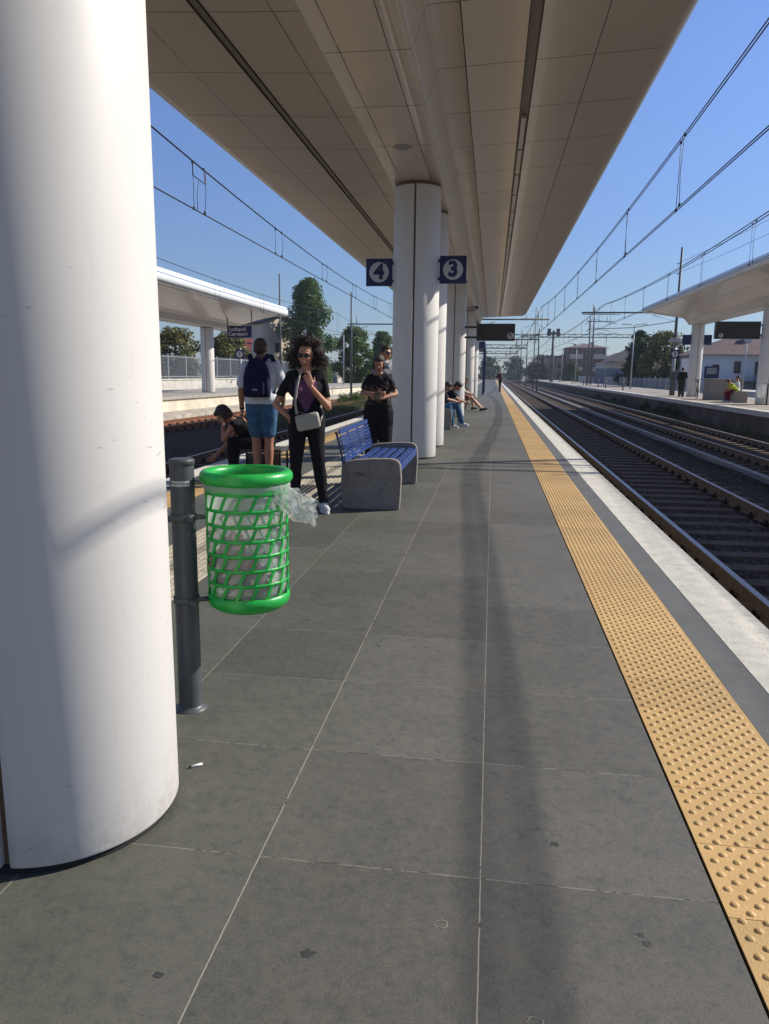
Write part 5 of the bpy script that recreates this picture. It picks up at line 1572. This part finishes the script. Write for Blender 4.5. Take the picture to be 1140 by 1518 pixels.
# buildings
def building(name, label, x0, x1, y0, y1, zb, zt, wallm, roof, wins, roofm=None, rise=1.2, eave=.4, win_m=None, front='-y'):
    t = empty(name, ((x0 + x1) / 2, (y0 + y1) / 2, zb), 0, label, 'building', 'buildings beyond the station')
    cx, cy = (x0 + x1) / 2, (y0 + y1) / 2; hx, hy = (x1 - x0) / 2, (y1 - y0) / 2; H_ = zt - zb
    bm = BM(); box(bm, -hx, hx, -hy, hy, 0, H_); obj('wall', bm, wallm, t)
    bm = BM()
    if roof == 'hip':
        e = eave; a = [(-hx - e, -hy - e, H_), (hx + e, -hy - e, H_), (hx + e, hy + e, H_), (-hx - e, hy + e, H_)]
        k = min(hx, hy) * .9
        b = [(-hx + k, -hy + k, H_ + rise), (hx - k, -hy + k, H_ + rise), (hx - k, hy - k, H_ + rise), (-hx + k, hy - k, H_ + rise)]
        for i in range(4): quad(bm, [a[i], a[(i + 1) % 4], b[(i + 1) % 4], b[i]])
        quad(bm, b); quad(bm, [(p[0], p[1], p[2] - .02) for p in a][::-1])
    elif roof == 'gable':
        e = eave
        pr = [(-hx - e, H_ - .05), (0, H_ + rise), (hx + e, H_ - .05), (hx + e, H_ + .12), (0, H_ + rise + .18), (-hx - e, H_ + .12)]
        extr(bm, pr, -hy - e, hy + e)
        quad(bm, [(-hx, -hy + .01, H_), (hx, -hy + .01, H_), (0, -hy + .01, H_ + rise)], 0) if False else None
        bm.faces.new([bm.verts.new(p) for p in ((-hx, -hy + .02, H_ - .01), (hx, -hy + .02, H_ - .01), (0, -hy + .02, H_ + rise - .05))]).material_index = 1
    else:
        box(bm, -hx - .15, hx + .15, -hy - .15, hy + .15, H_ + .002, H_ + .35)
    obj('roof', bm, [roofm or M['mast'], wallm], t)
    for (wx, wz, ww, wh) in wins:
        f_ = BM(); X = -hx + wx
        for (a, b, c, d) in ((X - .06, X, wz - .06, wz + wh + .06), (X + ww, X + ww + .06, wz - .06, wz + wh + .06), (X, X + ww, wz - .06, wz), (X, X + ww, wz + wh, wz + wh + .06)):
            box(f_, a, b, -hy - .05, -hy + .03, c, d)
        fo = obj('window', f_, M['conc_pale'], t)
        g_2 = BM(); quad(g_2, [(X, -hy - .015, wz), (X + ww, -hy - .015, wz), (X + ww, -hy - .015, wz + wh), (X, -hy - .015, wz + wh)]); obj('pane', g_2, win_m or M['glass'], fo)
    return t
cream = mat('cream_render', (.46, .40, .32), .9, var=.12, scale=.6)
brownr = mat('brown_render', (.17, .11, .075), .9, var=.15, scale=.5)
whiter = mat('white_render', (.50, .52, .54), .9, var=.12, scale=.4)
tiles = mat('roof_tiles', (.13, .085, .075), .9, var=.3, scale=2, bump=1, bscale=8)
tiles2 = mat('dark_roof', (.07, .06, .06), .9, var=.3, scale=2)
building('beige_house', 'beige gabled building behind the left station name board', -28.2, -22.2, 78, 84, -.6, 6.2, mat('warm_render', (.60, .50, .38), .9, var=.1, scale=.6), 'gable', [(.8, 1.4, 1.0, 1.5), (3.2, 1.4, 1.0, 1.5), (2.0, 3.9, .8, 1.0)], tiles2, 1.0, .3).rotation_euler = (0, 0, R(64))
building('red_shed', 'dark red shed left of the station name board', -25.6, -23.0, 68, 71, -.6, 4.0, mat('red_paint', (.10, .010, .010), .7, var=.2), 'flat', [(.5, 2.9, .9, .5)], mat('red_paint', (.12, .014, .014), .7))
t = building('apartment_block', 'brown apartment block with cream balconies beyond the right platform', 16.8, 25.2, 178, 190, -.8, 7.4, brownr, 'hip', [(1 + 2.1 * i, .9 + 2.8 * j, .9, 1.5) for i in range(4) for j in range(3)], tiles, 1.0, .6)
for j in range(2):
    for i in range(2):
        bm = BM(); x = -3.9 + i * 5.2; z = 2.9 + j * 2.8
        box(bm, x, x + 2.8, -7.6, -6.02, z, z + .18); box(bm, x, x + 2.8, -7.6, -7.5, z + .18, z + 1.05); box(bm, x, x + .1, -7.5, -6.02, z + .18, z + 1.05)
        obj('balcony', bm, cream, t)
bm = BM(); box(bm, 1.2, 2.0, -1, -.2, 8.1, 9.6); box(bm, -2.5, -2.0, 0, .6, 8.1, 9.2); obj('chimney', bm, cream, t)
building('dark_roofed_house', 'pale house with a large dark roof between the lamp posts', 17.6, 24.6, 116, 126, -.8, 3.3, cream, 'hip', [(.8, 1.6, .9, 1.1), (3.0, 1.6, .9, 1.1), (5.2, 1.6, .9, 1.1)], tiles2, 2.3, .8)
building('pink_building', 'salmon building just left of the brown apartment block', 12.6, 16.6, 185, 195, -.8, 5.4, mat('salmon_render', (.36, .24, .17), .9, var=.1, scale=.5), 'flat', [(.6, 1.0, .8, 1.3), (2.4, 1.0, .8, 1.3), (.6, 3.6, .8, 1.2), (2.4, 3.6, .8, 1.2)], tiles2)
building('grey_house', 'grey house far away between the brown block and the dark-roofed house', 25.5, 31, 176, 186, -.8, 5.2, whiter, 'hip', [(.8, 1.2, .9, 1.3), (3.0, 1.2, .9, 1.3), (.8, 3.6, .9, 1.1), (3.0, 3.6, .9, 1.1)], tiles, 1.2)
t = building('white_house', 'long white two-storey house behind the people seated on the right', 19.0, 31.0, 74, 84, -1.0, 3.3, whiter, 'hip', [(1.0, 2.4, .6, 1.0), (2.9, 2.6, .6, 1.1), (4.7, 2.6, .6, 1.1), (7.2, 2.6, .6, 1.1)], tiles, 2.1, .5)
bm = BM(); box(bm, -4.2, 2.0, -6.1, -5.0, 1.75, 1.9); obj('canopy_ledge', bm, tiles2, t)
bm = BM(); box(bm, -1.6, -1.0, -2.6, -1.9, 4.9, 6.2); obj('chimney', bm, whiter, t)
building('low_house', 'low tiled house in the gap above the seated people', 26.5, 36.0, 96, 106, -1.0, 4.4, cream, 'hip', [(1, 2.4, .8, 1.1), (3.6, 2.4, .8, 1.1)], tiles, 1.8, .6)
t = empty('boundary_wall', (19.5, 108, -.8), 0, 'blue-grey boundary wall behind the right platform', 'wall')
bm = BM(); box(bm, -5.6, 6.6, -.1, .1, 0, 3.0, mtx=Matrix.Rotation(-.25, 4, 'Z')); obj('wall_body', bm, mat('bluegrey_wall', (.17, .19, .24), .9, var=.15), t)
bm = BM(); box(bm, -5.62, 6.62, -.14, .14, 3.002, 3.1, mtx=Matrix.Rotation(-.25, 4, 'Z')); obj('coping', bm, M['conc'], t)
t = empty('boundary_wall', (24.4, 60, -1.0), 0, 'blue-grey wall in front of the long white house', 'wall')
bm = BM(); box(bm, -.1, .1, -30, 40, 0, 2.6, mtx=Matrix.Rotation(.04, 4, 'Z')); obj('wall_body', bm, mat('bluegrey_wall', (.17, .19, .24), .9, var=.15), t)

# right platform furniture
t = empty('ticket_box', (11.45, 40.2, RZ), 0, 'big grey concrete box with a white notice beside the bicycle', 'box')
bm = BM(); box(bm, -.80, .80, -.5, .5, 0, 1.05, bev=.03); bx_ = obj('box_body', bm, M['benchc'], t)
bm = BM(); box(bm, .15, .55, -.512, -.503, .62, .86); obj('notice', bm, M['paper'], bx_)
t = empty('poster_case', (11.75, 43.5, RZ), 0, 'dark framed notice right of the column behind the concrete box', 'notice')
bm = BM(); box(bm, -.38, .38, -.03, .03, 1.05, 1.70); obj('frame', bm, M['blue'], t)
bm = BM(); quad(bm, [(-.26, -.034, 1.28), (.26, -.034, 1.28), (.26, -.034, 1.62), (-.26, -.034, 1.62)]); obj('notice', bm, mat('grey_notice', (.22, .24, .27), .6), t)
bm = BM(); box(bm, -.03, .03, -.03, .03, 0, 1.05); obj('post', bm, M['mast'], t)
for x, y, lb in ((17.2, 90, 'white notice board on two legs left of the lamp pole'), (14.1, 58, 'pale notice board on posts beside the right platform column')):
    t = empty('notice_board', (x, y, -.2 if x > 15 else RZ), 0, lb, 'notice board')
    bm = BM(); box(bm, -.55, .55, -.03, .03, 1.5, 2.4); obj('panel', bm, M['paper'], t)
    for s in (-.5, .5):
        bm = BM(); box(bm, s - .03, s + .03, -.03, .03, 0, 1.5); obj('leg', bm, M['galv'], t)
t = empty('litter_bag_stand', (11.05, 33.3, RZ), 0, 'metal stand with a clear litter bag beside the rightmost column', 'litter bin')
bm = BM(); tube(bm, [(.22, 0, 0), (.22, 0, .95)], .03, 8); obj('pole', bm, M['black'], t)
bm = BM(); box(bm, -.2, .2, -.16, .16, .90, .96, bev=.01); obj('lid', bm, M['signw'], t)
B = Blob(); B.cap((-.02, 0, .45), (-.02, 0, .78), .15, .17); B.done('bag', pl, t, .02, 2)
# bicycle
t = empty('bicycle', (10.62, 41.6, RZ), R(72), 'dark bicycle parked against the concrete box on the right platform', 'bicycle')
def torus(bm, c, R_, r_, n=28):
    tube(bm, [(c[0] + R_ * math.cos(2 * PI * k / n), c[1], c[2] + R_ * math.sin(2 * PI * k / n)) for k in range(n + 1)], r_, 6)
for x in (-.52, .52):
    wh = empty('wheel', (0, 0, 0)); wh.parent = t
    bm = BM(); torus(bm, (x, 0, .34), .325, .018); obj('tyre', bm, M['black'], wh)
    bm = BM(); torus(bm, (x, 0, .34), .30, .008)
    for k in range(14):
        a = k * 2 * PI / 14; tube(bm, [(x, 0, .34), (x + .3 * math.cos(a), 0, .34 + .3 * math.sin(a))], .0025, 3)
    obj('rim', bm, M['galv'], wh)
bm = BM()
for a, b in (((-.52, .34), (-.12, .30)), ((-.12, .30), (-.22, .80)), ((-.22, .74), (-.52, .34)), ((-.12, .30), (.36, .72)), ((-.21, .72), (.34, .80)), ((.36, .86), (.40, .62)), ((.40, .62), (.52, .34))):
    tube(bm, [(a[0], 0, a[1]), (b[0], 0, b[1])], .017, 7)
obj('frame', bm, M['black'], t)
bm = BM(); tube(bm, [(.35, 0, .86), (.34, 0, .98)], .014, 6); tube(bm, [(.28, -.29, 1.0), (.34, -.2, 1.0), (.36, 0, .98), (.34, .2, 1.0), (.28, .29, 1.0)], .013, 6); obj('handlebar', bm, M['black'], t)
B = Blob(); B.cap((-.36, 0, .90), (-.12, 0, .90), .065, .03); B.done('saddle', M['black'], t, .012, 2)
bm = BM(); tube(bm, [(-.12, -.08, .30), (-.12, .08, .30)], .012, 6); box(bm, -.18, -.06, .08, .13, .13, .16); box(bm, -.18, -.06, -.13, -.08, .44, .47); tube(bm, [(-.12, .08, .30), (-.12, .09, .145)], .01, 5); tube(bm, [(-.12, -.08, .30), (-.12, -.09, .455)], .01, 5); obj('crank', bm, M['galv'], t)
# navy framed shelter beyond the canopy end
t = empty('waiting_shelter', (-1.15, 51, 0), 0, 'navy framed shelter just beyond the far end of the long canopy', 'shelter')
bm = BM(); box(bm, -.75, .62, -3, 6, 2.9, 3.3, bev=.03); obj('roof', bm, M['blue'], t)
for x in (-.7, .55):
    for y in (-2.9, 0, 2.9, 5.8):
        bm = BM(); box(bm, x - .04, x + .04, y - .04, y + .04, 0, 2.9); obj('post', bm, M['blue'], t)
bm = BM(); box(bm, .53, .55, -2.8, 5.7, .5, 2.6); obj('glass_panel', bm, mat('shelter_glass', (.10, .13, .18), .15, spec=.8), t)
# security camera under the canopy
t = empty('security_camera', (-.62, 23.3, 3.15), R(20), 'small security camera on the column above the departure board', 'camera')
bm = BM(); tube(bm, [(-.25, .0, .1), (0, 0, .1)], .02, 6); obj('bracket', bm, M['galv'], t)
bm = BM(); box(bm, -.06, .06, -.2, .12, .03, .15, bev=.02); obj('camera_body', bm, M['galv'], t)
bm = BM(); tube(bm, [(0, -.2, .09), (0, -.225, .09)], .04, 10); obj('lens', bm, M['black'], t)

# more small houses beyond the right platform
for i, (x0, x1, y, zt, wm, rm, lb) in enumerate(((27.0, 33.0, 150, 4.6, cream, tiles, 'cream house with tiled roof right of the far grey house'), (9.8, 12.2, 200, 4.2, cream, tiles, 'small cream house left of the salmon building'),
        (33.5, 41, 170, 6.0, brownr, tiles2, 'brown block far behind the leafy tree'), (20.5, 24.0, 150, 3.4, whiter, tiles, 'low white house in front of the brown apartment block'))):
    building('far_house', lb, x0, x1, y, y + 8, -.8, zt, wm, 'hip', [(.5 + 1.5 * k, z_, .7, 1.1) for k in range(int((x1 - x0 - .6) / 1.5)) for z_ in ((1.2, 3.4) if zt > 4 else (1.2,))], rm, 1.0, .4)
# metal fence behind the right platform
t = empty('steel_fence', (15.2, 50, -.6), 0, 'thin grey railing behind the right platform', 'fence')
bm = BM()
for z in (.35, 1.5): box(bm, -.015, .015, 0, 2.46, z, z + .05)
for k in range(12): box(bm, -.010, .010, .05 + k * .2, .075 + k * .2, .2, 1.7)
p0 = obj('fence_panel', bm, M['galv'], t)
bm = BM(); box(bm, -.04, .04, -.04, .04, 0, 1.8); q0 = obj('post', bm, M['galv'], t)
p0.location = (0, .04, 0)
for k in range(1, 36):
    c = p0.copy(); COL.objects.link(c); c.parent = t; c.location = (0, k * 2.5 + .04, 0)
    c = q0.copy(); COL.objects.link(c); c.parent = t; c.location = (0, k * 2.5, 0)
for i, (x, y, h, r, m_, lb) in enumerate(((14.8, 150, 4.6, 2.4, 'leaf_dark', 'small dark tree in front of the salmon building'), (21.5, 138, 3.6, 2.2, 'leaf_olive', 'low olive tree in front of the dark-roofed house'), (25.5, 148, 4.2, 2.4, 'leaf_dark', 'dark bushy tree right of the brown apartment block'),
        (10.4, 185, 5.2, 2.8, 'leaf_dark', 'dark tree at the left end of the far houses'), (26.3, 90, 3.6, 1.7, 'leaf_mid', 'small green tree beside the long white house'))):
    tree('garden_tree', lb, x, y, -.8, h, r, 'round', M[m_], 2600, .2, 60 + i, .05, 'small trees among the far houses')
# thin aerial haze
hm = bpy.data.materials.new('haze_air'); hm.use_nodes = True
hm.node_tree.nodes.clear()
pv = hm.node_tree.nodes.new('ShaderNodeVolumePrincipled'); mo = hm.node_tree.nodes.new('ShaderNodeOutputMaterial')
pv.inputs['Color'].default_value = (.80, .88, 1, 1); pv.inputs['Density'].default_value = 0.00045
hm.node_tree.links.new(pv.outputs[0], mo.inputs['Volume'])
bm = BM(); box(bm, -420, 420, -120, 700, -2.2, 18)
hz = obj('haze', bm, hm); tag(hz, kind='stuff', label='thin bluish air haze over the far tracks', cat='haze')
